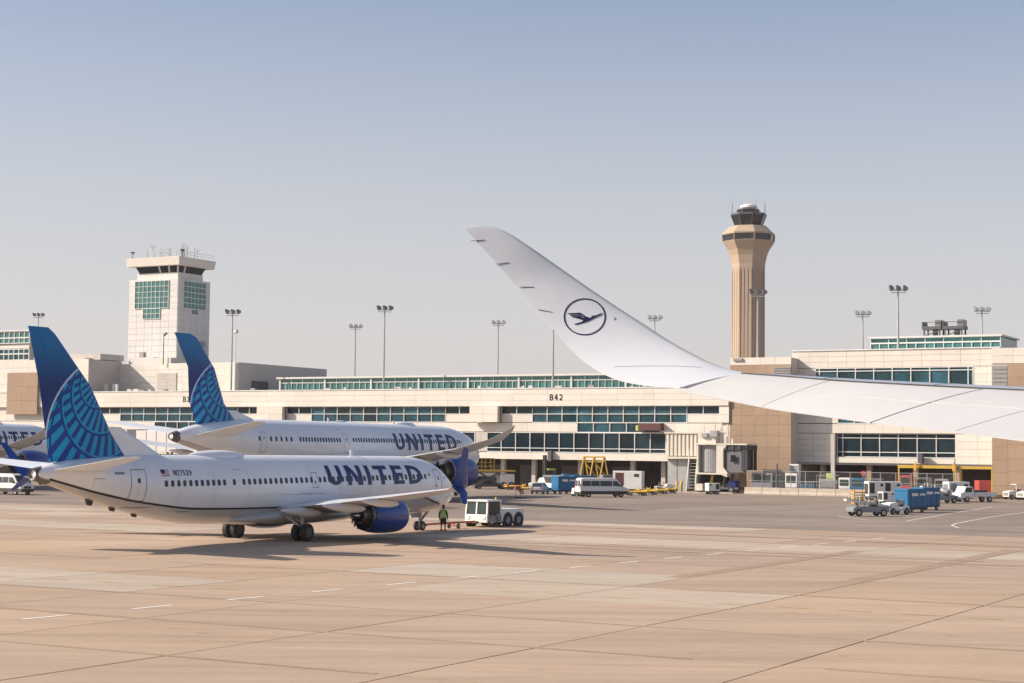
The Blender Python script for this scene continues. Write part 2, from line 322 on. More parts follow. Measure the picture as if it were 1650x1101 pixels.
def glazing(vs, zs, U, mat, fw=0.105, parent=None, rec=0.25):
    """panes between the given vertical and horizontal lines, and one frame round them"""
    P = parent or CON; fr = MB()
    for v in vs: fr.box(v - fw / 2, v + fw / 2, U - 0.06, U + rec, zs[0], zs[-1])
    for z in zs: fr.box(vs[0] - fw / 2, vs[-1] + fw / 2, U - 0.045, U + rec - 0.01, z - fw / 2, z + fw / 2)
    fr.build('window_frame', 'mullion', P)
    for a, b in zip(vs[:-1], vs[1:]):
        for c, d in zip(zs[:-1], zs[1:]):
            piece('pane', mat, P, a + fw / 2, b - fw / 2, U + rec * 0.5, U + rec * 0.5 + 0.04, c + fw / 2, d - fw / 2)
def lin(a, b, n): return [a + (b - a) * i / n for i in range(n + 1)]
vL, vR = vf(-60, 650), vf(1176, 650)
# backing walls (behind the cladding), roof, soffit, undercroft
wall(vL, vR, U0 + 0.35, U0 + 0.9, Z['soff'], Z['par'] - 0.3, 'cream_dark', 'wall_backing')
wall(vL - 40, vR, U0 + 0.9, U0 + 60, Z['par'] - 1.6, Z['par'] - 0.9, 'roof', 'roof')
wall(vL, vR, U0 + 0.9, U0 + 14, Z['soff'], Z['soff'] + 0.4, 'grey_clad', 'soffit')
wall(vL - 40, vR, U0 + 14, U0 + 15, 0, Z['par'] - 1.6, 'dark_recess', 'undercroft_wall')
# fascia of long panels
for v0, v1 in zip(lin(vL, vR, 26)[:-1], lin(vL, vR, 26)[1:]):
    zz = lin(Z['fb'], Z['par'], 3)
    for a, b in zip(zz[:-1], zz[1:]): piece('panel', 'cream', CON, v0 + 0.014, v1 - 0.014, U0 - 0.55, U0 + 0.34, a + 0.011, b - 0.011)
MB().box(vL, vR, U0 - 0.65, U0 + 0.5, Z['par'], Z['par'] + 0.14).build('coping', 'mullion', CON)
# upper windows, bay by bay (image columns measured on the photograph)
pit = (vf(1107, 660) - vf(858, 660)) / 10.0
def bay(xa, xb, y, nx=None): a, b = vf(xa, y), vf(xb, y); return lin(a, b, nx or max(1, round((b - a) / pit)))
solid = []                                                # (v0,v1,z0,z1) cream infill
for xs, two, three in (((160, 194), False, False), ((194, 310), True, False), ((310, 383), True, True), ((383, 421), False, False), ((462, 502), False, False), ((502, 718), True, False), ((718, 763), False, False), ((808, 858), False, False), ((858, 1107), True, False), ((1107, 1160), False, False)):
    vs = bay(xs[0], xs[1], 660); mat = 'glass' if two else 'glass_dark'
    glazing(vs, [Z['r1'], Z['fb'] - 0.02] if not two else [Z['w2'], Z['r1'], Z['fb'] - 0.02], U0, mat)
    if not two: solid.append((vs[0], vs[-1], Z['w2'], Z['r1']))
    if three or xs[0] == 194: pass
vs = bay(249, 400, 682); glazing(vs, [Z['w2'] - 1.35, Z['w2'] - 0.08], U0, 'glass')
for xa, xb in ((1160, 1176), (421, 462), (763, 808)):
    a, b = vf(xa, 660), vf(xb, 660); panels(a, b, Z['w2'], Z['fb'] - 0.02, U0 + (0.0 if xa == 1160 else -0.5), 1 if xa == 1160 else 2, 2, 'cream', th=0.35 if xa == 1160 else 0.8)
for a, b, c, d in solid: panels(a, b, c, d, U0 + 0.3, max(1, round((b - a) / (pit * 2))), 1, 'cream', th=0.3)
a, b = vL, vf(160, 660); panels(a, b, Z['w2'], Z['fb'], U0 + 0.3, 12, 2, 'cream', th=0.3)
# spandrel, tall glass and lower windows
mA, mB = vf(930, 690), vf(1064, 690); lA, lB = vf(785, 710), vf(1073, 710)
panels(vL, mA - 0.1, Z['sp'], Z['w2'] - (0.08), U0 + 0.3, 30, 1, 'cream', th=0.32) if False else None
panels(vL, vf(249, 682), Z['sp'], Z['w2'] - 0.08, U0 + 0.3, 10, 1, 'cream', th=0.3)
panels(vf(249, 682), vf(400, 682), Z['sp'], Z['w2'] - 1.45, U0 + 0.3, 6, 1, 'cream', th=0.3)
panels(vf(400, 682), mA - 0.1, Z['sp'], Z['w2'] - 0.08, U0 + 0.3, 22, 1, 'cream', th=0.3)
panels(mB + 0.1, vR, Z['sp'], Z['w2'] - 0.08, U0 + 0.3, 5, 1, 'cream', th=0.3)
glazing(bay(930, 1064, 690), [Z['sp'] - 0.02, Z['w2'] - 0.05], U0, 'glass')
glazing(lin(lA, lB, 12), [Z['sill'], Z['r2'], Z['sp'] - 0.12], U0, 'glass_dark')
panels(vL, vf(640, 710), Z['sill'], Z['sp'] - 0.05, U0 + 0.3, 24, 2, 'cream', th=0.3)
panels(vf(765, 710), lA - 0.1, Z['sill'], Z['sp'] - 0.05, U0 + 0.3, 2, 2, 'grey_clad', th=0.3)
glazing(bay(640, 765, 710), [Z['sill'], Z['r2'], Z['sp'] - 0.12], U0, 'glass_dark')
panels(lB + 0.1, vR, Z['sill'], Z['sp'] - 0.05, U0 + 0.3, 4, 2, 'cream', th=0.3)
panels(vL, vR, Z['soff'], Z['sill'] - 0.1, U0 + 0.3, 38, 1, 'cream', th=0.45)
for x in (800, 850, 925, 1010, 1060, 560, 400, 250, 120):   # undercroft columns
    v = vf(x, 755); MB().box(v - 0.35, v + 0.35, U0 + 2.0, U0 + 2.7, 0, Z['soff']).build('column', 'grey_clad', CON)
for xa, xb in ((792, 812), (838, 862), (905, 930), (985, 1020)):
    a, b = vf(xa, 760, U0 + 13.8), vf(xb, 760, U0 + 13.8); MB().box(a, b, U0 + 13.8, U0 + 13.95, 0, 3.4).build('door', 'louvre', CON)
# gate numbers
# clerestory set back on the roof
UC = 253.0; cz = [zf(700, 628, UC) - 1.2, zf(700, 614.5, UC), zf(700, 608.2, UC)]
cA, cB = vf(452, 615, UC), vf(1290, 615, UC); n = 40
vs = lin(cA, cB, n); glazing(vs, [cz[1], cz[2]], UC, 'glass_green', 0.06)
vs2 = lin(cA, cB, 2 * n); glazing(vs2, [cz[0], cz[1] - 0.1], UC, 'glass_green', 0.06)
for k in range(0, n + 1, 4): MB().box(vs[k] - 0.15, vs[k] + 0.15, UC - 0.2, UC + 0.1, cz[0], cz[2]).build('column', 'white_clad', CON)
MB().box(cA - 0.6, cB, UC - 0.5, UC + 30, cz[2] + 0.02, cz[2] + 0.30).build('clerestory_roof', 'white_clad', CON)
MB().box(cA - 0.1, cB, UC + 0.3, UC + 29, cz[0], cz[2]).build('wall_backing', 'dark_recess', CON)
# left hand blocks: proud block, block with service wall, tower podium
b1a, b1b = vf(-70, 600), vf(143, 600); z1 = zf(60, 580, U0)
wall(b1a, b1b, U0 + 0.1, U0 + 9, Z['par'] - 1.5, z1 - 0.1, 'grey_clad', 'wall'); 
panels(b1a, b1b, Z['par'] + 0.2, z1, U0 + 0.1, 9, 4, 'cream', th=0.2)
a, b = vf(17, 630), vf(66, 630); panels(a, b, zf(40, 668), zf(40, 601), U0 - 0.7, 2, 3, 'tan', th=0.25)
wall(vf(82, 600), b1b + 0.02, U0 + 3.0, U0 + 9.5, z1, zf(150, 571, U0 + 4), 'grey_clad', 'wall')
wall(vf(104, 600), vf(131, 600), U0 + 1.0, U0 + 3.0, z1, zf(120, 577, U0 + 1), 'grey_clad', 'rooftop_plant')
UB = U0 + 8.5; z2 = zf(300, 585, UB); b2a, b2b = vf(188, 600, UB), vf(384, 600, UB)
wall(b2a - 6, b2b - 0.05, UB + 0.15, UB + 28, Z['par'] - 1.2, z2 - 0.05, 'grey_clad', 'wall')
panels(b2a, b2b, Z['par'] - 0.5, z2, UB + 0.15, 9, 5, 'cream', th=0.2)
a, b = vf(254, 615, UB), vf(285, 615, UB); panels(a, b, zf(270, 632, UB), zf(270, 601, UB), UB - 0.06, 2, 6, 'grey_clad', th=0.12)
MB().box(vf(372, 600, UB), vf(383, 600, UB), UB - 0.9, UB - 0.08, Z['par'] - 0.9, z2 - 0.1).build('pilaster', 'cream', CON)
sd = MB(); du = (zf(430, 632, UB), 0)
MB().box(b2b - 0.04, b2b + 0.06, UB + 4.0, UB + 9.0, Z['par'] - 0.6, Z['par'] + 2.4).build('door', 'dark_recess', CON)
for x in (185, 189, 172): v, z = fac(x, 632, U0 + 3); MB().box(v - 0.25, v + 0.25, U0 + 2.6, U0 + 3.1, Z['par'] - 0.9, Z['par'] + 1.6).build('rooftop_vent', 'white_clad', CON)
for k in range(26):
    x = random.uniform(160, 1120); v = vf(x, 627, U0 + 3); s = random.uniform(0.2, 0.7); h = random.uniform(0.3, 0.9)
    MB().box(v - s, v + s, U0 + 2.5, U0 + 3.2, Z['par'] - 0.9, Z['par'] + 0.14 + h * 0.6).build('rooftop_vent', random.choice(['grey_clad', 'white_clad', 'louvre']), CON)
# dark digital stand display, wall lamps
v, z = fac(1047, 688, U0 - 1.2); MB().box(v - 1.9, v + 1.9, U0 - 1.5, U0 - 0.1, z - 0.55, z + 0.55).build('gate_display', 'maroon', CON)
v, z = fac(1029, 690, U0 - 1.2); MB().box(v - 0.35, v + 0.1, U0 - 1.5, U0 - 0.1, z - 0.4, z + 0.4).build('display_end', 'vgreen', CON)
for x in (887, 1180): v, z = fac(x, 735, U0 - .5); MB().box(v - 0.3, v + 0.3, U0 - 0.9, U0 - 0.16, z - 0.8, z + 0.8).build('wall_lamp', 'dark_steel', CON)

# ---- east block (right of the picture)
EB = thing('terminal_block', 'tall cream and tan terminal block with dark window bands behind wing', 'building', (0, 0, 0), -TH)
UE = 247.2
def ew(v0, v1, u0, u1, z0, z1, mat, name='wall'): return MB().box(v0, v1, u0, u1, z0, z1).build(name, mat, EB)
tA, tB = vR + 0.02, vf(1275, 650); zt = zf(1225, 588); ztop = zf(1225, 576)
ew(tA, tB - 0.1, U0 + 0.1, U0 + 40, 0, ztop - 0.1, 'grey_clad')
panels(tA, tB, 0.0, zf(1225, 684), U0 + 0.05, 5, 6, 'tan', parent=EB, gap=0.022); panels(tA, tB, zf(1225, 684), zt, U0 + 0.05, 5, 7, 'tan', parent=EB, gap=0.022)
panels(tA, tB, zt, ztop, U0 + 0.05, 4, 1, 'cream', parent=EB)
MB().box(vf(1182, 579), vf(1197, 579), U0 - 0.35, U0 - 0.1, zf(1190, 581.5), zf(1190, 577.5)).build('wall_vent', 'louvre', EB)
lou = MB()
for k in range(8):
    z = zf(1262, 612, U0 - 0.8) + k * 0.24; lou.box(vf(1248, 600), vf(1277, 600), U0 - 0.8, U0 - 0.1, z, z + 0.17)
lou.build('louvre', 'louvre', EB)
eA, eB = vf(1276, 650, UE), vf(1612, 650, UE); zr = zf(1450, 563.5, UE); zu1, zu0 = zf(1440, 592.5, UE), zf(1440, 629, UE)
ew(eA, eB, UE + 1.3, UE + 40, 4.6, zr - 0.1, 'cream_dark', 'wall_backing')
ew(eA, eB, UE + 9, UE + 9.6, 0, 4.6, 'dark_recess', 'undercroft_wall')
gA, gB = vf(1314, 610, UE), vf(1568, 610, UE); pts_v = [gA] + lin(vf(1320.5, 610, UE), vf(1560, 610, UE), 8) + [gB]
glazing(pts_v, [zu0, zu0 + 0.5, zf(1440, 597.5, UE), zu1], UE, 'glass', 0.12, parent=EB)
panels(eA, eB, zu1 + 0.08, zr, UE + 0.3, 11, 3, 'cream', parent=EB, th=0.3); panels(eA, gA - 0.1, zu0, zu1 + 0.03, UE + 0.3, 2, 3, 'cream', parent=EB, th=0.3); panels(gB + 0.1, eB, zu0, zu1 + 0.03, UE + 0.3, 2, 3, 'cream', parent=EB, th=0.3)
zm1, zm0 = zf(1440, 652, UE), zf(1440, 682.5, UE); zl1, zl0 = zf(1440, 699.5, UE), zf(1440, 737, UE)
mA2, mB2 = vf(1350, 680, UE), vf(1600, 680, UE)
panels(eA, eB, zm1 + 0.08, zu0 - 0.08, UE + 0.3, 11, 1, 'cream', parent=EB, th=0.3)
glazing(lin(mA2, mB2, 9), [zm0, zm1], UE, 'glass', 0.12, parent=EB); panels(eA, mA2 - 0.1, zm0, zm1 + 0.03, UE + 0.3, 2, 3, 'cream', parent=EB, th=0.3)
panels(mB2 + 0.1, eB, zm0, zm1 + 0.03, UE + 0.3, 1, 3, 'cream', parent=EB, th=0.3)
panels(eA, eB, zl1 + 0.08, zm0 - 0.08, UE + 0.3, 11, 1, 'cream', parent=EB, th=0.3)
lA2, lB2 = vf(1350, 715, UE + .8), vf(1538, 715, UE)
glazing([lA2] + lin(vf(1356, 715, UE), lB2, 6), [zl0, zl0 + 0.7, zl1 - 0.6, zl1], UE + 0.6, 'glass_dark', 0.11, parent=EB)
panels(eA, lA2 - 0.1, 4.6, zl1 + 0.03, UE + 0.3, 2, 5, 'cream', parent=EB, th=0.3); panels(lB2 + 0.1, eB, 4.6, zl1 + 0.03, UE + 0.3, 2, 4, 'cream', parent=EB, th=0.3)
panels(lA2, lB2, 4.6, zl0 - 0.08, UE + 0.3, 4, 1, 'cream', parent=EB, th=0.3)
ew(lA2 - 0.7, lA2 - 0.12, UE - 0.35, UE - 0.02, 0, zl1, 'grey_clad', 'pilaster')
v = vf(1488, 745, UE); MB().box(v - 0.5, v + 0.1, UE - 1.2, UE - 0.02, 4.7, 6.1).build('wall_vent', 'dark_steel', EB)
ew(eA, eB, UE + 0.3, UE + 9, 4.3, 4.58, 'grey_clad', 'soffit')
for x in (1325, 1400, 1475, 1545): v = vf(x, 770, UE + 1); ew(v - 0.35, v + 0.35, UE + 1, UE + 1.7, 0, 4.3, 'tan', 'column')
MB().box(eA, eB, UE - 0.15, UE + 40, zr, zr + 0.16).build('coping', 'mullion', EB)
# far right tan wing of the block
ew(eB + 0.02, eB + 40, U0 - 1.9, U0 + 40, 0, zf(1630, 562, U0), 'grey_clad')
panels(eB + 0.02, eB + 2.2, zf(1615, 700, U0), zf(1615, 590, U0), U0 - 1.9, 1, 16, 'louvre', parent=EB, gap=0.12)
panels(eB + 2.2, eB + 24, 0, zf(1640, 587, U0), U0 - 1.9, 9, 10, 'tan', parent=EB, gap=0.022); panels(eB + 0.02, eB + 2.2, 0, zf(1615, 700, U0), U0 - 1.9, 1, 5, 'tan', parent=EB)
panels(eB + 0.02, eB + 24, zf(1640, 587, U0) + 0.02, zf(1630, 562, U0), U0 - 1.9, 8, 2, 'cream', parent=EB)
# green clerestory and chillers on the roof
UG = 262.0; a, b = vf(1403, 555, UG), vf(1612, 555, UG); z0, zs_, z3 = zr - 0.3, zf(1500, 552.5, UG), zf(1500, 544, UG)
glazing(lin(a, b, 14), [z0, zs_], UG, 'glass_green', 0.10, parent=EB); glazing(lin(a, b, 7), [zs_ + 0.1, z3], UG, 'glass_green', 0.10, parent=EB)
MB().box(a, b - 0.05, UG + 0.3, UG + 11, z0, z3 - 0.05).build('wall_backing', 'dark_recess', EB)
MB().box(a - 0.3, b + 0.3, UG - 0.4, UG + 11.3, z3, z3 + 0.25).build('clerestory_roof', 'white_clad', EB)
for k in range(6): piece('pane', 'glass_green', EB, b - 0.04, b + 0.04, UG + 0.4 + k * 1.75, UG + 2.0 + k * 1.75, z0, z3 - 0.15)
def chiller(x0, x1, label):
    v0, v1 = vf(x0, 530, UG + 4), vf(x1, 530, UG + 4); t = thing('rooftop_chiller', label, 'chiller', W((v0 + v1) / 2, UG + 5.5, z3 + 0.25), -TH, 'rooftop chillers'); h = (v1 - v0) / 2
    m = MB()
    for sx in (-1, 1):
        for sy in (-1, 1): m.bar((sx * h * 0.8, sy * 1.1, 0), (sx * h * 0.8, sy * 1.1, 1.3), 0.22)
    m.bar((-h * .8, -1.1, .2), (h * .8, -1.1, 1.2), 0.14); m.build('frame', 'dark_steel', t)
    MB().box(-h, h, -1.4, 1.4, 1.3, 1.75).build('base_tray', 'dark_steel', t)
    MB().box(-h, -h + 0.14, -1.4, 1.4, 1.75, 2.5).box(-h, h, -1.4, -1.3, 2.35, 2.45).build('guard_rail', 'dark_steel', t)
    MB().box(h - 1.0, h - 0.1, -1.2, 1.2, 1.75, 2.75).build('fan_housing', 'lamp', t); MB().box(0.1, h - 1.1, -1, 1, 0.15, 1.25).build('compressor', 'dark_steel', t)
chiller(1485, 1516, 'dark rooftop chiller on frame, the left of two above green clerestory'); chiller(1518, 1552, 'dark rooftop chiller on frame, the right of two above green clerestory')

# ---- far left glass building
GB = thing('glass_building', 'green glass office building at the left edge behind the concourse', 'building', (0, 0, 0), -TH)
UGB = 300.0; a, b = vf(-80, 560, UGB), vf(47, 560, UGB); zz = [zf(30, y, UGB) for y in (590, 580, 570, 562, 553, 544, 534)]
MB().box(a, b, UGB + 0.3, UGB + 1.6, 0, zz[-1]).build('wall', 'cream_dark', GB)
for k in range(6):
    if k == 3: panels(a, b, zz[3] + .05, zz[4] - .6, UGB + 0.1, 8, 1, 'white_clad', parent=GB); continue
    glazing(lin(a, b, 16), [zz[k], zz[k + 1] - 0.12], UGB, 'glass_green' if k > 3 else 'glass', 0.16, parent=GB)
MB().box(a, b + 0.3, UGB - 0.3, UGB + 1.6, zz[-1], zz[-1] + 0.3).build('roof', 'white_clad', GB)

# ================================================================== ramp tower
UT = 258.0; tv0, tv1 = vf(207, 520, UT), vf(285, 520, UT); tw = tv1 - tv0
rt = thing('ramp_control_tower', 'square white ramp tower with green glass panels and flat overhanging roof', 'tower', W(0, 0, 0), -TH)
zt_ = lambda y: zf(246, y, UT)
zb, zs1, zc0, zc1, zr1 = z2 - 1.0, zt_(450), zt_(440), zt_(429.5), zt_(416)
td = tw * 0.80
MB().box(tv0, tv1, UT + 0.1, UT + td, zb - 3, zs1).build('shaft', 'white_clad', rt)
nz = 15; zl = lin(zb, zs1, nz)
for k in range(nz):
    for q in range(6): piece('panel', 'white_clad', rt, tv0 + tw * q / 6 + 0.025, tv0 + tw * (q + 1) / 6 - 0.025, UT, UT + 0.12, zl[k] + 0.025, zl[k + 1] - 0.025)
    for q in range(5): piece('panel', 'white_clad', rt, tv1 - 0.02, tv1 + 0.10, UT + 0.02 + td * q / 5 + 0.025, UT + td * (q + 1) / 5 - 0.025, zl[k] + 0.025, zl[k + 1] - 0.025)
def tgl(v0, v1, z0, z1, nv, nz_):
    glazing(lin(v0, v1, nv), lin(z0, z1, nz_), UT - 0.12, 'glass_green', 0.075, parent=rt, rec=0.1)
tgl(vf(218, 480, UT), vf(272, 480, UT), zt_(497), zt_(453), 8, 5); tgl(vf(231, 505, UT), vf(258, 505, UT), zt_(514), zt_(497.5), 4, 2)
sf = lambda n_, u0, u1, z0, z1, nu, nz_: None
def side_gl(u0, u1, z0, z1, nu, nzz):                     # glazing on the shaded side
    fr = MB(); X = tv1 + 0.10
    us = lin(u0, u1, nu); zs = lin(z0, z1, nzz)
    for u in us: fr.box(X, X + 0.10, u - 0.035, u + 0.035, z0, z1)
    for z in zs: fr.box(X, X + 0.09, u0, u1, z - 0.06, z + 0.06)
    fr.build('window_frame', 'mullion', rt)
    for i in range(nu):
        for k in range(nzz): piece('pane', 'glass_green', rt, X, X + 0.05, us[i] + 0.06, us[i + 1] - 0.06, zs[k] + 0.06, zs[k + 1] - 0.06)
side_gl(UT + td * 0.17, UT + td * 0.86, zt_(497), zt_(453), 6, 5); side_gl(UT + td * 0.42, UT + td * 0.62, zt_(506), zt_(497.5), 2, 1)
MB().box(tv1 + 0.1, tv1 + 0.16, UT + td * .62, UT + td * .88, zt_(557), zt_(548)).build('louvre', 'louvre', rt)
MB().box(vf(226, 570, UT), vf(233, 570, UT), UT - 0.3, UT - 0.02, zt_(577), zt_(567)).build('door', 'louvre', rt)
MB().box(tv0 + 1.4, tv1 - 0.5, UT + 0.6, UT + td - 1.6, zs1, zc0).build('cab_base', 'white_clad', rt)
MB().box(tv0 + 1.9, tv1 - 0.6, UT + 0.8, UT + td - 1.9, zc0, zc1, top=(tv0 + 1.3, tv1 - 0.1, UT + 0.2, UT + td - 1.3)).build('cab_glass', 'glass_dark', rt)
fr = MB()
for f in (0.55, 0.78, 0.99): 
    a = tv0 + 1.9 + (tw - 2.5) * f; b = tv0 + 1.3 + (tw - 1.4) * f; fr.bar((a, UT + 0.76, zc0), (b, UT + 0.16, zc1), 0.35, 0.12)
fr.bar((tv1 - 0.55, UT + 2.4, zc0), (tv1 - 0.05, UT + 2.2, zc1), 0.3, 0.12); fr.build('cab_mullion', 'white_clad', rt)
MB().box(tv0 - 0.1, tv1 + 0.8, UT - 0.7, UT + td + 0.3, zc1, zr1, top=(tv0 - 0.3, tv1 + 1.0, UT - 0.9, UT + td + 0.5)).build('cab_roof', 'cream', rt, bevel=0.05)
for k in range(30):
    v = tv0 + 0.6 + tw * random.random() * 1.02; u = UT + random.uniform(0, td * .9); h = random.uniform(0.8, 3.0)
    m = MB().cyl((v, u, zr1), (v, u, zr1 + h), 0.045, 0.03, 5)
    if k % 4 == 0: m.bar((v, u, zr1 + h * .75), (v + 0.7, u, zr1 + h), 0.06).bar((v, u, zr1 + h * .75), (v - 0.6, u, zr1 + h * 1.05), 0.06)
    m.build('antenna', 'lamp', rt)
for v in (tv0 + 0.2, tv1 + 0.5): MB().cyl((v, UT + .5, zr1), (v, UT + .5, zr1 + 1.1), 0.09, n=6).lathe([(1.0, .05), (1.05, .4), (1.45, .45), (1.5, .1)], (v, UT + .5, zr1), (0, 0, 1), 10).build('obstruction_lamp', 'dark_steel', rt)
m = MB()
for zq in (.5, 1.0): m.bar((tv0 - .2, UT - .8, zr1 + zq), (tv1 + .9, UT - .8, zr1 + zq), .05).bar((tv1 + .9, UT - .8, zr1 + zq), (tv1 + .9, UT + td + .3, zr1 + zq), .05)
for k in range(9): m.bar((tv0 - .2 + (tw + 1.1) * k / 8, UT - .8, zr1), (tv0 - .2 + (tw + 1.1) * k / 8, UT - .8, zr1 + 1), .05)
m.build('roof_railing', 'steel', rt)
MB().box(vf(216, 575, UT - 3), vf(256, 575, UT - 3), UT - 4.5, UT - 0.3, z2 - 1, zf(230, 577, UT - 3)).build('podium', 'white_clad', rt)
MB().box(vf(257, 582, UT - 3), vf(289, 582, UT - 3), UT - 5.5, UT - 0.3, z2 - 1, zf(270, 578, UT - 3)).build('podium', 'cream', rt)

# ================================================================== main control tower
TD = 650.0; tc = at_depth(1205.5, 600, TD); ct = thing('control_tower', 'tall tan control tower with flared head and dark glazed cab', 'tower', (tc.x, tc.y, 0))
tz = lambda y: at_depth(1205, y, TD).z
def octo(name, prof, mat, n=8, ph=R(5), sm=False): return MB().lathe([(tz(y), r) for y, r in prof], (0, 0, 0), (0, 0, 1), n, ph=ph).build(name, mat, ct, smooth=sm)
octo('shaft', [(740, 6.3), (600, 6.3), (440, 6.15), (425, 6.4), (412, 7.0), (402, 7.9), (393, 9.3)], 'tower_tan')
octo('head_band', [(393, 9.3), (388.5, 9.95), (388, 9.7)], 'tower_tan'); octo('head_window', [(388, 9.6), (378, 9.8)], 'tower_glass')
octo('head_roof', [(378, 10.05), (375.5, 10.1), (364, 7.2), (363, 5)], 'tower_tan')
octo('cab', [(363, 4.7), (362, 5.2), (346, 6.7)], 'tower_glass'); octo('cab_roof', [(346, 6.9), (343, 6.9), (342.5, 4.5)], 'dark_steel'); octo('upper_deck', [(342.5, 4.4), (337, 4.6), (336, 4.2), (335.9, 0.1)], 'tower_glass')
octo('dome', [(336, 2.6), (333, 3.3), (330, 3.2), (327.5, 2.4), (326, 0.1)], 'lamp_glass', 16, sm=True)
for i in range(8):
    a0 = R(5) + 2 * math.pi * i / 8; a1 = a0 + 2 * math.pi / 8
    for f in (0.06, 0.35, 0.65, 0.94):
        p = Vector((math.cos(a0), math.sin(a0), 0)).lerp(Vector((math.cos(a1), math.sin(a1), 0)), f) * 6.32
        p = Vector((p.y, p.x, 0)) if False else p
        d = Vector((0, 0, 1)).cross(Vector((0, 0, 1)))
        MB().bar((p.x, p.y, 0), (p.x * 0.985, p.y * 0.985, tz(432)), 0.36 if f in (.06, .94) else 0.2, 0.16).build('rib', 'tower_tan', ct)
    MB().bar((9.75 * math.cos(a0), 9.75 * math.sin(a0), tz(388)), (9.95 * math.cos(a0), 9.95 * math.sin(a0), tz(378)), 0.5).build('window_post', 'tower_tan', ct)
    MB().bar((5.25 * math.cos(a0), 5.25 * math.sin(a0), tz(362)), (6.75 * math.cos(a0), 6.75 * math.sin(a0), tz(346)), 0.25).build('cab_mullion', 'dark_steel', ct)
    MB().cyl((6.6 * math.cos(a0 + .2), 6.6 * math.sin(a0 + .2), tz(343)), (6.6 * math.cos(a0 + .2), 6.6 * math.sin(a0 + .2), tz(323 + 3 * (i % 3))), 0.09, 0.06, 5).build('antenna', 'lamp', ct)

# ================================================================== light masts
def mast(x, ytop, U, zbase, label, hd, s=1.0):
    v, zt2 = fac(x, ytop, U); t = thing('light_mast', label, 'light mast', W(v, U, zbase), 0, 'floodlight masts'); h = zt2 - zbase
    MB().cyl((0, 0, 0), (0, 0, h), 0.23 * s, 0.13 * s, 10).box(-.4 * s, .4 * s, -.4 * s, .4 * s, 0, .25).build('pole', 'steel', t)
    MB().bar((-1.5 * s, 0, h - 0.35), (1.5 * s, 0, h - 0.35), 0.16).box(-1.3 * s, 1.3 * s, -.45, .45, h - .75, h - .68).build('crossarm', 'steel', t)
    for k in (-1, 0, 1):
        c = Vector((k * 1.25 * s, 0, h)); d = Vector((0.35 * hd, -0.75, -0.55)).normalized() if hd > 0 else Vector((0.5, 0.7, -0.5)).normalized()
        l = MB().lathe([(-.5, .12), (-.38, .24), (.1, .38), (.28, .42)], c, d, 12).build('lamp_head', 'lamp', t, smooth=True)
        MB().lathe([(.24, .38), (.28, .001)], c, d, 12).build('reflector', 'lamp_glass', l)
zr0 = Z['par'] - 0.9
for x, y, U, zb_, lab, hd in ((62, 507, 305, zr0, 'floodlight mast rising just behind the top of the front aircraft fin', -1), (375, 502, 247.5, zr0, 'tall floodlight mast on concourse roof to the right of the white ramp tower', -1),
        (573, 525, 300, zr0, 'shorter pale floodlight mast left of the tall mast above second aircraft', 1), (620, 496, 247, zr0, 'tall floodlight mast directly above the second aircraft fuselage', -1),
        (803, 519, 300, zr0, 'floodlight mast standing left of the raised wingtip near its trailing edge', 1), (892, 500, 247, zr0, 'floodlight mast above gate number B42 whose top is hidden by winglet', -1),
        (1055, 511, 300, zr0, 'floodlight mast peeking over the leading edge of the winglet', 1), (1221, 470, 252, zr - 1.6, 'floodlight mast standing in front of the tan control tower', -1),
        (1390, 504, 290, zr - 1, 'floodlight mast with bright lamps between control tower and green clerestory', 1), (1447, 464, 250, zr, 'tallest floodlight mast on the roof before the green clerestory', -1),
        (1582, 498, 285, zr - 1, 'rightmost floodlight mast behind the rooftop chillers', 1)):
    mast(x, y, U, zb_, lab, hd, .82)
for x, y, U, zb_ in ((380, 535, 249, zr0), ):
    v, zt2 = fac(x, y, U); t = thing('street_lamp', 'slender pole lamp beside the mast right of ramp tower', 'lamp', W(v, U, zb_)); h = zt2 - zb_
    MB().cyl((0, 0, 0), (0, 0, h), 0.14, 0.09, 8).build('pole', 'lamp_glass', t); MB().lathe([(-.4, .1), (-.2, .32), (.3, .36)], (0, 0, h), (0.6, -.3, .3), 10).build('lamp_head', 'lamp_glass', t)
v, zt2 = fac(264, 541, 252); t = thing('roof_lamp', 'thin dark pole lamp on the roof below ramp tower', 'lamp', W(v, 252, z2 - 0.3)); h = zt2 - z2 + .3
MB().cyl((0, 0, 0), (0, 0, h), 0.1, 0.07, 8).build('pole', 'dark_steel', t); MB().bar((0, 0, h), (0.6, -.2, h + .5), .35, .3).build('lamp_head', 'dark_steel', t)

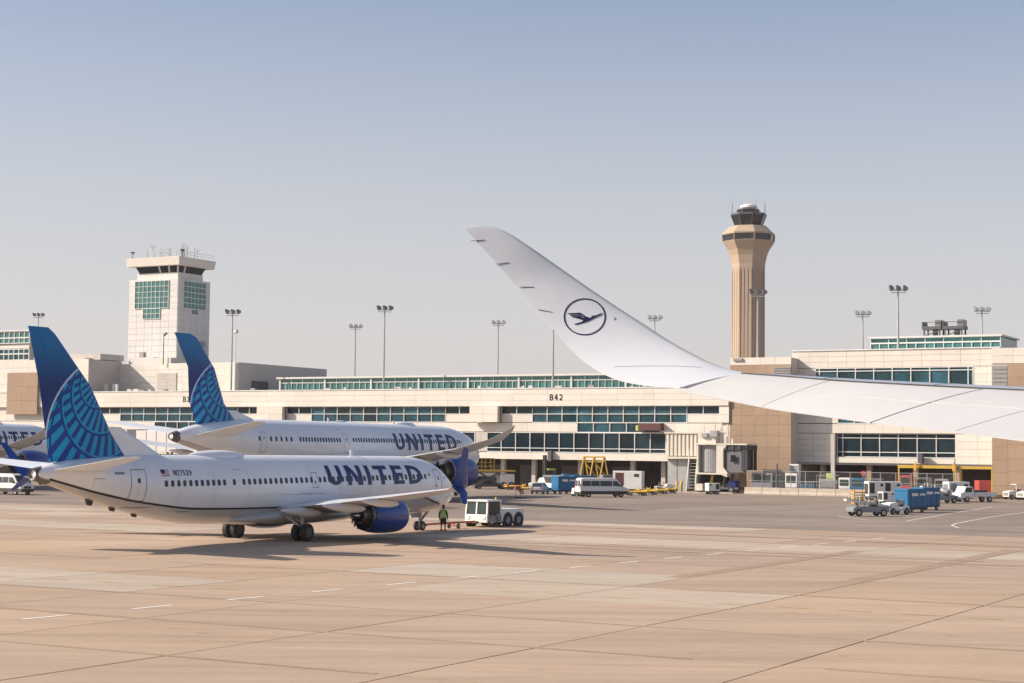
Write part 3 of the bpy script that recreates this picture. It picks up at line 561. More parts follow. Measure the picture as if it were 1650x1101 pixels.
# ================================================================== aircraft
def pchip(xs, ys):
    n = len(xs); h = [xs[i + 1] - xs[i] for i in range(n - 1)]; d = [(ys[i + 1] - ys[i]) / h[i] for i in range(n - 1)]
    m = [d[0]] + [0 if d[i - 1] * d[i] <= 0 else 2 * d[i - 1] * d[i] / (d[i - 1] + d[i]) for i in range(1, n - 1)] + [d[-1]]
    def f(x):
        x = min(max(x, xs[0]), xs[-1]); i = 0
        while i < n - 2 and x > xs[i + 1]: i += 1
        t = (x - xs[i]) / h[i]; a = ys[i]; b = ys[i + 1]
        return (2 * t**3 - 3 * t**2 + 1) * a + (t**3 - 2 * t**2 + t) * h[i] * m[i] + (-2 * t**3 + 3 * t**2) * b + (t**3 - t**2) * h[i] * m[i + 1]
    return f
def foil(le, te, up, th, c0=0.0, c1=1.0, n=9, camber=0.0):
    le = Vector(le); te = Vector(te); up = Vector(up).normalized(); pts = []; ch = te - le; L = ch.length
    cs = [c0 + (c1 - c0) * (0.5 - 0.5 * math.cos(math.pi * i / (n - 1))) for i in range(n)]
    def yt(c): return 5 * th * (0.2969 * math.sqrt(c) - 0.126 * c - 0.3516 * c**2 + 0.2843 * c**3 - 0.1015 * c**4) + 0.004
    cm = lambda c: camber * L * 4 * c * (1 - c)
    for c in reversed(cs): pts.append(le + ch * c + up * (yt(c) + cm(c)))
    for c in (cs[1:] if c0 == 0 else cs): pts.append(le + ch * c - up * (yt(c) * 0.8 - cm(c)))
    return pts
def stroke(pts, wd, step=0.1):
    P = []
    for a, b in zip(pts[:-1], pts[1:]):
        n = max(1, int(math.hypot(b[0] - a[0], b[1] - a[1]) / step + 0.5)); P += [(a[0] + (b[0] - a[0]) * i / n, a[1] + (b[1] - a[1]) * i / n) for i in range(n)]
    P.append(pts[-1]); q = []; fs = []
    for i, p in enumerate(P):
        a = P[max(i - 1, 0)]; b = P[min(i + 1, len(P) - 1)]; dx, dy = b[0] - a[0], b[1] - a[1]; l = math.hypot(dx, dy); nx, ny = -dy / l, dx / l
        for k in (-.5, 0, .5): q.append((p[0] + nx * wd * k, p[1] + ny * wd * k))
        if i: o = 3 * i; fs += [(o - 3, o - 2, o + 1, o), (o - 2, o - 1, o + 2, o + 1)]
    return q, fs
def arc(cx, cy, r, a0, a1, n=8): return [(cx + r * math.cos(R(a0 + (a1 - a0) * i / n)), cy + r * math.sin(R(a0 + (a1 - a0) * i / n))) for i in range(n + 1)]
SW = 0.195
LETTERS = {'U': (.72, [[(.11, 1), (.11, .36)] + arc(.36, .36, .25, 180, 360)[1:] + [(.61, 1)]]), 'N': (.78, [[(.11, 0), (.11, 1)], [(.67, 0), (.67, 1)], [(.13, .98), (.65, .02)]]),
           'I': (.22, [[(.11, 0), (.11, 1)]]), 'T': (.70, [[(0, .89), (.70, .89)], [(.35, 0), (.35, .8)]]), 'E': (.60, [[(.11, 0), (.11, 1)], [(.2, .89), (.58, .89)], [(.2, .5), (.54, .5)], [(.2, .11), (.58, .11)]]),
           'D': (.76, [[(.11, 0), (.11, 1)], [(.2, .89), (.28, .89)] + arc(.28, .5, .39, 90, -90)[1:] + [(.2, .11)]])}

LETTERS.update({'B': (.66, [[(.11, 0), (.11, 1)], [(.2, .9), (.36, .9)] + arc(.36, .71, .19, 90, -90)[1:] + [(.2, .52)], [(.36, .5)] + arc(.38, .31, .21, 90, -90) + [(.2, .1)]]), '4': (.66, [[(.46, 0), (.46, 1)], [(.40, .96), (.08, .34), (.64, .34)]]), '2': (.62, [arc(.31, .70, .21, 165, 0) + [(.48, .5), (.12, .12)], [(.05, .10), (.6, .10)]]),
    '3': (.62, [arc(.29, .71, .19, 150, -90), arc(.29, .30, .21, 90, -150)]), '8': (.64, [arc(.32, .73, .18, 0, 360, 14), arc(.32, .29, .21, 0, 360, 14)]), '1': (.40, [[(.22, 0), (.22, 1)], [(.2, .92), (.02, .74)]]), '7': (.60, [[(.04, .9), (.54, .9), (.22, 0)]]), '5': (.62, [[(.55, .9), (.14, .9), (.12, .55)], [(.12, .52)] + arc(.30, .33, .23, 85, -150)]), '9': (.62, [arc(.31, .68, .21, 0, 360, 14), [(.52, .68), (.48, .3), (.26, .08), (.1, .1)]])})
def lettering(txt, fn, wd=.17, gap=.2):
    mb = MB(); tot = sum(LETTERS[c][0] for c in txt) + gap * (len(txt) - 1); x = -tot / 2
    for c in txt:
        for q, st in enumerate(LETTERS[c][1]):
            vs, fs = stroke(st, wd, .2); mb.add([fn(x + a, b - .5, .003 * q) for a, b in vs], fs)
        x += LETTERS[c][0] + gap
    return mb
def livery(name, k, so, zo, ks):
    """fin paint: navy fading to blue at the tip, globe with ring and ray pattern below; x = aft, z = up in the aircraft's own frame"""
    m = bpy.data.materials.new(name); m.use_nodes = True; t = m.node_tree; b = t.nodes['Principled BSDF']; b.inputs['Roughness'].default_value = 0.42; b.inputs['Specular IOR Level'].default_value = 0.3
    N = t.nodes.new; L = t.links.new
    tc = N('ShaderNodeTexCoord'); sp = N('ShaderNodeSeparateXYZ'); L(tc.outputs['Object'], sp.inputs[0])
    def math_(op, a, bb=None, c=None):
        n = N('ShaderNodeMath'); n.operation = op
        for i, q in enumerate((a, bb, c)):
            if q is None: continue
            if isinstance(q, (int, float)): n.inputs[i].default_value = q
            else: L(q, n.inputs[i])
        return n.outputs[0]
    x = math_('ADD', math_('MULTIPLY', sp.outputs[0], ks), so); z = math_('ADD', math_('MULTIPLY', sp.outputs[2], k), zo)
    def dist(cx, cz):
        a = math_('SUBTRACT', x, cx); c = math_('SUBTRACT', z, cz); return math_('SQRT', math_('ADD', math_('MULTIPLY', a, a), math_('MULTIPLY', c, c)))
    db = dist(35.72, 6.3); inside = math_('LESS_THAN', db, 4.58); rim = math_('LESS_THAN', math_('ABSOLUTE', math_('SUBTRACT', db, 4.60)), 0.06)
    d1, d2, d3 = dist(36.2, 8.3), dist(36.4, 8.8), dist(36.8, 9.25)
    near = lambda d, r, w_: math_('LESS_THAN', math_('ABSOLUTE', math_('SUBTRACT', d, r)), w_)
    rings = math_('MAXIMUM', math_('MAXIMUM', near(d1, 3.2, .08), near(d2, 2.3, .07)), math_('MAXIMUM', near(d3, 1.25, .06), near(db, 4.3, .07)))
    lring = math_('MAXIMUM', math_('MAXIMUM', near(d1, 3.06, .05), near(d2, 2.17, .05)), near(d3, 1.14, .04))
    ang = math_('ARCTAN2', math_('SUBTRACT', z, 10.4), math_('SUBTRACT', x, 35.4))
    # shift the rays ring by ring
    step = math_('ADD', math_('GREATER_THAN', d1, 3.2), math_('GREATER_THAN', d2, 2.3)); a2 = math_('ADD', math_('MULTIPLY', ang, 7.6), math_('MULTIPLY', step, 0.22))
    ray_ = math_('LESS_THAN', math_('FRACT', a2), 0.47)
    dark = math_('MAXIMUM', rings, math_('MULTIPLY', ray_, math_('SUBTRACT', 1.0, lring)))
    def mix(f, A, B):
        n = N('ShaderNodeMix'); n.data_type = 'RGBA'; L(f, n.inputs[0])
        for i, q in ((6, A), (7, B)):
            if isinstance(q, tuple): n.inputs[i].default_value = q + (1,)
            else: L(q, n.inputs[i])
        return n.outputs[2]
    mr = N('ShaderNodeMapRange'); mr.interpolation_type = 'SMOOTHSTEP'; L(z, mr.inputs[0]); mr.inputs[1].default_value = 8.6; mr.inputs[2].default_value = 12.3
    top = mix(mr.outputs[0], (0.008, 0.030, 0.16), (0.003, 0.16, 0.40)); globe = mix(dark, (0.001, 0.30, 0.52), (0.002, 0.045, 0.25))
    c = mix(inside, top, globe); c = mix(rim, c, (0.42, 0.58, 0.72)); L(c, b.inputs['Base Color']); return m

def belly(name, pts, zmax, L_):
    """white above the swoosh line, pale grey below it"""
    m = pm(name, (0.87, 0.87, 0.87), 0.26, var=0.03, scale=0.5, coat=0.4); t = m.node_tree; b = t.nodes['Principled BSDF']
    tc = t.nodes.new('ShaderNodeTexCoord'); sp = t.nodes.new('ShaderNodeSeparateXYZ'); t.links.new(tc.outputs['Object'], sp.inputs[0])
    d = t.nodes.new('ShaderNodeMath'); d.operation = 'DIVIDE'; d.inputs[1].default_value = L_; t.links.new(sp.outputs[0], d.inputs[0])
    fc = t.nodes.new('ShaderNodeFloatCurve'); cv = fc.mapping.curves[0]
    P = [(s / L_, z / zmax) for s, z in pts]; cv.points[0].location = P[0]; cv.points[1].location = P[-1]
    for p in P[1:-1]: cv.points.new(*p)
    fc.mapping.update(); t.links.new(d.outputs[0], fc.inputs['Value'])
    mu = t.nodes.new('ShaderNodeMath'); mu.operation = 'MULTIPLY'; mu.inputs[1].default_value = zmax; t.links.new(fc.outputs[0], mu.inputs[0])
    lt = t.nodes.new('ShaderNodeMath'); lt.operation = 'LESS_THAN'; t.links.new(sp.outputs[2], lt.inputs[0]); t.links.new(mu.outputs[0], lt.inputs[1])
    mx = t.nodes.new('ShaderNodeMix'); mx.data_type = 'RGBA'; t.links.new(lt.outputs[0], mx.inputs[0])
    old = b.inputs['Base Color'].links[0].from_socket; t.links.new(old, mx.inputs[6]); mx.inputs[7].default_value = (0.50, 0.49, 0.47, 1); t.links.new(mx.outputs[2], b.inputs['Base Color']); return m

def wheel(parent, c, r, wd, rim='gear', axis=(0, 1, 0), name='wheel'):
    c = Vector(c); ax = Vector(axis)
    o = MB().lathe([(-wd * .5, r * .55), (-wd * .5, r * .86), (-wd * .36, r * .98), (0, r), (wd * .36, r * .98), (wd * .5, r * .86), (wd * .5, r * .55)], c, ax, 20).build(name, 'black', parent, smooth=True)
    MB().lathe([(-wd * .44, 0.001), (-wd * .40, r * .3), (-wd * .46, r * .56), (wd * .46, r * .56), (wd * .40, r * .3), (wd * .44, 0.001)], c, ax, 14).build('rim', rim, o, smooth=True); return o

def airliner(name, label, D, loc, theta, group=None):
    t = thing(name, label, 'airplane', loc, math.atan2(-math.cos(theta), -math.sin(theta)), group)
    T = D['fus']; xs = [q[0] for q in T]; zb = pchip(xs, [q[1] for q in T]); ztp = pchip(xs, [q[2] for q in T]); hw = pchip(xs, [q[3] for q in T]); Lf = xs[-1]
    def sec(s): return (zb(s) + ztp(s)) / 2, (ztp(s) - zb(s)) / 2, hw(s)
    def surf(s, a, off=0.0):
        zc, hh, w_ = sec(s); return Vector((s, (w_ + off) * math.sin(a), zc + (hh + off) * math.cos(a)))
    def ang(s, z):
        zc, hh, w_ = sec(s); return math.acos(max(-1, min(1, (z - zc) / hh)))
    def on(s, z, off=0.012): return surf(s, ang(s, z), off)
    SS = sorted(set([Lf * 0.12 * (i / 16.0) ** 1.8 for i in range(17)] + [Lf * (0.12 + 0.88 * i / 52) for i in range(53)])); n = 44
    fus = MB().loft([[surf(s, 2 * math.pi * i / n) for i in range(n)] for s in SS]).build('fuselage', D['fmat'], t, smooth=60)
    # swoosh line
    vs = []; fs = []; Lp = D['line']; fl = pchip([p[0] for p in Lp], [p[1] for p in Lp]); k = 0; s = Lp[0][0]
    while s <= Lp[-1][0]:
        vs += [on(s, fl(s) - D['lw'], .014), on(s, fl(s) + D['lw'], .014)]; 
        if k: fs.append((2 * k - 2, 2 * k, 2 * k + 1, 2 * k - 1))
        k += 1; s += 0.4
    MB().add(vs, fs).build('swoosh_line', 'black_paint', t)
    # windows
    w_, h_ = D['win']; wm = None
    for (s0, s1, cnt, z0, z1) in D['wins']:
        for i in range(cnt):
            f = i / max(1, cnt - 1); s = s0 + (s1 - s0) * f; z = z0 + (z1 - z0) * f
            if wm is None:
                out = [(w_ / 2 * x, h_ / 2 * y) for x, y in ((-1, -.55), (-.6, -1), (.6, -1), (1, -.55), (1, .55), (.6, 1), (-.6, 1), (-1, .55))]
                mb = MB(); mb.add([(a, 0, b) for a, b in out] + [(a, -.03, b) for a, b in out], [tuple(range(8))] + [(q, (q + 1) % 8, (q + 1) % 8 + 8, q + 8) for q in range(8)]); wm = mb.mesh('window', 'window')
            p = on(s, z, .015); q = on(s + .2, z, .015); r_ = on(s, z + .05, .015)
            o = bpy.data.objects.new('window', wm); COL.objects.link(o); o.parent = t; X = (q - p).normalized(); Zx = (r_ - p).normalized(); Y = Zx.cross(X).normalized(); Zx = X.cross(Y)
            o.matrix_local = Matrix(((X.x, Y.x, Zx.x, p.x), (X.y, Y.y, Zx.y, p.y), (X.z, Y.z, Zx.z, p.z), (0, 0, 0, 1)))
    # doors as fine seams
    for (s0, s1, z0, z1) in D['doors']:
        vs, fs = stroke([(s0, z0), (s1, z0), (s1, z1), (s0, z1), (s0, z0)], 0.05, 0.3); d = MB().add([on(a, b, .010) for a, b in vs], fs).build('door', 'vgrey', t)
        MB().add([on(a, b, .012) for a, b in ((s0 + (s1 - s0) * .4, z1 - .75), (s0 + (s1 - s0) * .6, z1 - .75), (s0 + (s1 - s0) * .6, z1 - .5), (s0 + (s1 - s0) * .4, z1 - .5))], [(0, 1, 2, 3)]).build('door_window', 'window', d)
    # seams along the skin and small ports
    for (s0, z0, s1, z1, wd) in D.get('marks', ()):
        vs, fs = stroke([(s0, z0), (s1, z1)], wd, 0.3); MB().add([on(a, b, .010) for a, b in vs], fs).build('skin_mark', 'vgrey', t)
    # faint skin joints round the barrel
    for k in range(1, int(Lf / 3.1)):
        s_ = k * 3.1 + .4; vs = []; fs = []
        if s_ > Lf - 2: break
        for i in range(19):
            a = math.pi * (.06 + .80 * i / 18); vs += [surf(s_ - .012, a, .004), surf(s_ + .012, a, .004)]
            if i: fs.append((2 * i - 2, 2 * i - 1, 2 * i + 1, 2 * i))
        MB().add(vs, fs).build('skin_joint', 'wing_grey', t)
    # lettering
    s0, s1, z0, z1 = D['text']; tot = sum(LETTERS[c][0] for c in 'UNITED') + 5 * .22; x = 0
    for c in 'UNITED':
        wd, sts = LETTERS[c]; mb = MB()
        for q, st in enumerate(sts):
            vs, fs = stroke(st, SW, .12); mb.add([on(s0 + (s1 - s0) * (x + a) / tot, z0 + (z1 - z0) * b, .016 + .003 * q) for a, b in vs], fs)
        mb.build('letter', 'letter_blue', t); x += wd + .22
    if 'reg' in D:
        txt, s, z, size = D['reg']; lettering(txt, lambda a, b, o: on(s - a * size, z + b * size, .016 + o)).build('registration', 'letter_blue', t)
        fl_ = MB(); W_, H_ = .66, .38; fs0 = s + 1.42
        for i in range(7): 
            a, b = z - H_ / 2 + H_ * i / 7, z - H_ / 2 + H_ * (i + 1) / 7; fl_.add([on(fs0 + W_ / 2, a), on(fs0 - W_ / 2, a), on(fs0 - W_ / 2, b), on(fs0 + W_ / 2, b)], [(0, 1, 2, 3)], 0 if i % 2 == 0 else 1)
        fl_.add([on(fs0 + W_ / 2, z - .02, .018), on(fs0, z - .02, .018), on(fs0, z + H_ / 2, .018), on(fs0 + W_ / 2, z + H_ / 2, .018)], [(0, 1, 2, 3)], 2); fl_.build('flag', ['vred', 'white', 'letter_blue'], t)
    # cockpit glass
    for (a0, a1, b0, b1) in D['cockpit']:
        MB().add([on(a0, b0, .012), on(a1, b0, .012), on((a0 + a1) / 2 + (a1 - a0) * .3, b1, .012), on(a0 + (a1 - a0) * .55, b1, .012)], [(0, 1, 2, 3)]).build('cockpit_window', 'window', t)
    for s, ln, wd, ht in D['domes']:
        mb = MB(); rg = []
        for i in range(13):
            f = i / 12; e = max(.02, math.sin(math.pi * f) ** .6); rg.append([Vector((s + ln * f, wd * e * math.sin(a), ztp(s + ln * f) - .25 + (ht * e + .25) * max(-.2, math.cos(a)))) for a in [2 * math.pi * q / 14 for q in range(14)]])
        mb.loft(rg).build('antenna_dome', 'white', t, smooth=60)
    for s in D['blades']: MB().prism([(s, ztp(s) - .05), (s + .5, ztp(s) - .05), (s + .55, ztp(s) + .42), (s + .35, ztp(s) + .42)], -.02, .02).build('blade_antenna', 'white', t)
    # fin, rudder and dorsal fillet
    zr_, F0 = D['fin'], D['fin'][0]; 
    def fin_piece(nm, c0, c1): 
        rings = [foil((a, 0, z), (b, 0, z), (0, 1, 0), (b - a) * .1, c0, c1) for a, b, z in D['fin']]; MB().loft(rings).build(nm, D['livery'], t, smooth=45)
    fin_piece('fin', 0, .67); fin_piece('rudder', .676, 1)
    d = D['dorsal']; MB().loft([foil((d[0], 0, d[3]), (d[2], 0, d[3]), (0, 1, 0), .12), foil(((d[0] + d[1]) / 2, 0, (d[3] + d[4]) / 2), (d[2], 0, (d[3] + d[4]) / 2), (0, 1, 0), .26), foil((d[1], 0, d[4]), (d[2], 0, d[4]), (0, 1, 0), .3)]).build('dorsal_fillet', 'white', t, smooth=45)
    # tailplane and wings
    for sd in (1, -1):
        rings = [foil((a, sd * y, z), (b, sd * y, z), (0, 0, 1), (b - a) * .09) for a, b, y, z in D['stab']]; MB().loft(rings).build('tailplane', 'wing_grey' if False else 'white', t, smooth=45)
        rings = [foil((a, sd * y, z), (b, sd * y, z - (b - a) * -.012), (0, 0, 1), (b - a) * th, camber=.012) for a, b, y, z, th in D['wing']]; MB().loft(rings).build('wing', ['wing_white'], t, smooth=45)
        for wl in D['winglet']:
            rings = [foil(p, q, (0, -sd * c1, c2), th) for (p, q, c1, c2, th) in [((a[0], sd * a[1], a[2]), (b[0], sd * b[1], b[2]), c1, c2, th) for a, b, c1, c2, th in wl]]; MB().loft(rings).build('winglet', D['wlmat'], t, smooth=45)
        for (s, y, z, ln, r_) in D['fairings']:
            MB().lathe([(ln * f, max(.01, r_ * math.sin(math.pi * min(1, f ** .8)) ** .7)) for f in [i / 12 for i in range(13)]], (s, sd * y, z), (1, 0, .07), 14).build('flap_fairing', 'wing_white', t, smooth=60)
        # engine
        s, y, z, r_, ln = D['engine']; y *= sd; eg = MB()
        prof = [(.02, .80), (.0, .86), (.04, .91), (.12, .955), (.30, 1.0), (.55, 1.0), (.75, .95), (.90, .85), (.90, .82), (.5, .85), (.2, .80)]
        en = eg.lathe([(p * ln, q * r_) for p, q in prof[2:]], (s, y, z), (1, 0, .02), 36).build('engine', D['emat'], t, smooth=50)
        MB().lathe([(p * ln, q * r_) for p, q in ((.2, .80), (.02, .80), (.0, .86), (.04, .912))], (s, y, z), (1, 0, .02), 36).build('inlet_lip', 'metal', en, smooth=50)
        MB().lathe([(.22 * ln, .8 * r_), (.22 * ln, .25 * r_), (.1 * ln, .02 * r_)], (s, y, z), (1, 0, .02), 24).build('fan', 'hot_metal', en, smooth=40)
        nz_ = MB(); nn = 36; o0 = Vector((s, y, z)); vs = []; fs = []
        for i in range(nn):
            a = 2 * math.pi * i / nn; dp = .05 * ln if i % 2 else 0
            for dx, rr in ((.895, .835), (.95, .80)): vs.append(o0 + Vector((dx * ln + (dp if dx > .8 else 0), rr * r_ * math.cos(a), rr * r_ * math.sin(a) + .02 * dx * ln)))
        fs = [(2 * i, 2 * i + 1, (2 * i + 3) % (2 * nn), (2 * i + 2) % (2 * nn)) for i in range(nn)]; nz_.add(vs, fs).build('chevron_nozzle', D['nozmat'], en, smooth=40)
        MB().lathe([(.5 * ln, .62 * r_), (.9 * ln, .60 * r_), (1.08 * ln, .44 * r_), (1.08 * ln, .40 * r_), (.95 * ln, .38 * r_)], (s, y, z), (1, 0, .02), 28).build('core_nozzle', 'hot_metal', en, smooth=40)
        MB().lathe([(.8 * ln, .36 * r_), (1.0 * ln, .30 * r_), (1.22 * ln, .03 * r_)], (s, y, z), (1, 0, .02), 20).build('plug', 'metal', en, smooth=50)
        MB().loft([foil((s + ln * a, y, zz), (s + ln * b, y, zz + .03), (0, 1, 0), r_ * .28) for a, b, zz in ((.25, 1.15, z + r_ * .5), (.30, 1.2, z + r_ * .95), (.62, 1.7, D['pylz']))]).build('pylon', 'white', en, smooth=45)
    # undercarriage
    for (s, y, zt_, r_, wd, sp, axl) in D['gear']:
        g = MB().cyl((s, y, r_), (s, y * .97, zt_), .12 * r_ / .55, n=12).cyl((s, y - sp, r_), (s, y + sp, r_), .09 * r_ / .55, n=10).bar((s, y, r_ + .25), (s + (1.1 if y else -1.2), y * .75, zt_), .13).bar((s, y, zt_ * .7), (s + .05, y * .55, zt_), .12).build('landing_gear', 'gear', t)
        if y == 0 or r_ > .6: MB().box(s - .7, s + .7, y - .05 + (0.34 if y > 0 else -.34), y + (.4 if y > 0 else -.28), zt_ * .62, zt_ + .1).build('gear_door', 'white' if y else 'wing_grey', g)
        for ax in axl:
            if ax: MB().bar((s - abs(ax), y, r_), (s + abs(ax), y, r_), .25).build('bogie_beam', 'gear', g) if ax > 0 else None
            for k in (-1, 1): wheel(g, (s + ax, y + k * sp, r_), r_, wd, 'dark_steel' if y else 'gear')
    return t

for txt, x, y in (('B42', 896, 640.5), ('B38', 303, 643.5)):       # gate numbers on the fascia
    v, z = fac(x, y, U0 - 0.56); lettering(txt, lambda a, b, o: (v + a * 1.0, U0 - 0.57 - o, z + b * 1.0), .2).build('gate_number', 'black_paint', CON)
lineA = [(3.2, 1.95), (4.3, 2.15), (6, 2.5), (7.6, 2.66), (10, 2.62), (13, 2.45), (18, 2.2), (23.5, 2.13), (29.3, 2.2), (33.5, 2.6), (37, 3.23), (39.2, 3.75), (40.7, 4.12)]
fusA = [(0, 2.66, 2.82, .06), (.25, 2.3, 3.2, .42), (.8, 1.95, 3.62, .82), (1.6, 1.68, 4.12, 1.18), (2.6, 1.45, 4.68, 1.46), (3.6, 1.34, 5.02, 1.64), (5, 1.26, 5.28, 1.80), (7, 1.22, 5.40, 1.88), (26, 1.16, 5.42, 1.88), (28.5, 1.22, 5.42, 1.87), (31, 1.48, 5.41, 1.80), (33.5, 1.95, 5.38, 1.62), (36, 2.55, 5.30, 1.32), (38.5, 3.26, 5.12, .92), (40.2, 3.75, 4.86, .60), (41.1, 3.98, 4.62, .36)]
A9 = dict(fus=fusA, fmat=belly('fuselage_paint', lineA, 6.0, 42.0), line=lineA, lw=.055, win=(.25, .37),
    wins=[(34.2 - 1.75, 27.5, 11, 3.74, 3.76), (26.6, 26.6, 1, 3.77, 3.77), (25.7, 19.0, 14, 3.78, 3.84), (18.1, 5.9, 26, 3.85, 3.97)],
    doors=[(33.95, 35.05, 2.75, 4.55), (18.35, 18.9, 3.35, 4.30), (3.6, 4.5, 2.75, 4.45), (30.3 + 4.0, 34.32, 2.6, 2.61)],
    marks=[(34.9, 2.35, 33.2, 2.35, .05), (31.2, 2.05, 30.0, 2.05, .03), (26.4, 4.55, 25.6, 4.55, .03), (36.2, 4.35, 35.5, 4.35, .12), (37.6, 4.05, 36.9, 4.05, .04), (5.4, 4.1, 5.2, 4.1, .2), (4.6, 3.3, 4.3, 3.3, .12), (20.2, 3.0, 17.5, 2.95, .03), (22, 2.95, 19, 2.9, .02)],
    text=(17.25, 6.35, 3.46, 4.76), reg=('N17529', 31.0, 4.36, .33), cockpit=[(2.45, 1.75, 3.78, 4.28), (3.2, 2.55, 3.82, 4.34)], domes=[(23.6, 5.2, .75, .30)], blades=[12.0],
    fin=[(33.9, 40.05, 5.0), (35.3, 40.35, 6.6), (37.05, 40.9, 9.3), (39.85, 41.72, 12.1), (40.35, 41.83, 12.42)], dorsal=(31.0, 34.6, 36.5, 5.30, 7.0), livery=livery('fin_paint', 1, 0, 0, 1),
    stab=[(36.0, 40.1, 0.5, 4.55), (36.4, 40.2, 1.0, 4.60), (40.0, 41.5, 6.9, 5.28), (40.5, 41.55, 7.15, 5.30)],
    wing=[(14.4, 23.0, .6, 1.95, .12), (15.0, 22.0, 1.88, 2.0, .12), (17.2, 22.1, 5.8, 2.42, .115), (20.7, 24.2, 11.9, 3.05, .11), (23.8, 25.7, 16.9, 3.62, .10), (24.3, 25.9, 17.35, 3.75, .09)],
    winglet=[[((24.3, 17.35, 3.75), (25.9, 17.35, 3.77), .1, 1, .14), ((24.75, 17.72, 4.05), (26.1, 17.72, 4.05), .85, .5, .12), ((25.4, 18.1, 4.8), (26.35, 18.1, 4.8), 1, .3, .09), ((26.2, 18.7, 6.0), (26.75, 18.7, 6.05), 1, .3, .04)],
             [((24.6, 17.4, 3.72), (25.8, 17.4, 3.72), .1, 1, .12), ((24.9, 17.8, 3.45), (25.8, 17.8, 3.45), -.8, .6, .09), ((25.7, 18.3, 2.85), (26.15, 18.3, 2.86), -.75, .65, .04)]],
    wlmat='blue', fairings=[(20.2, 3.6, 1.75, 4.2, .30), (19.6, 6.7, 2.10, 4.6, .32), (21.2, 10.4, 2.55, 4.0, .28)], engine=(13.7, 4.9, 1.52, 1.17, 4.0), emat='blue', nozmat='hot_metal', pylz=2.5,
    gear=[(21.15, 2.86, 1.7, .57, .42, .34, (0,)), (21.15, -2.86, 1.7, .57, .42, .34, (0,)), (4.0, 0, 1.5, .35, .2, .24, (0,))])
nb = airliner('narrowbody_airplane', 'white and blue narrowbody jet nearest the camera with globe tail being pushed back', A9, (-4.473, 130.258, 0), 0.5544)
# dark belly bay, tail skid and drain masts
MB().box(18.6, 23.6, -1.2, 1.2, 1.0, 1.30).build('wheel_well', 'dark_gear', nb, bevel=.1)
for s, z in ((36.6, 2.55), (34.8, 2.18), (33.0, 1.8)): MB().prism([(s, z + .3), (s + .6, z + .35), (s + .45, z), (s + .2, z - .05)], -.08, .08).build('belly_probe', 'dark_gear', nb)
MB().lathe([(-.75, .555), (-.4, .47), (.1, .36), (.25, .33), (.2, .25), (-.5, .22), (-.7, .001)], (41.0, 0, 4.30), (1, 0, .02), 20).build('exhaust', 'tail_metal', nb, smooth=40)
MB().loft([[Vector((s, q * math.cos(a), z + h * math.sin(a))) for a in [2 * math.pi * i / 20 for i in range(20)]] for s, q, z, h in ((12.2, .5, 1.5, .3), (14.5, 1.9, 1.55, .55), (18, 2.15, 1.55, .62), (22.5, 2.1, 1.55, .58), (25, 1.5, 1.45, .35), (26.2, .5, 1.4, .2))]).build('belly_fairing', A9['fmat'], nb, smooth=60)

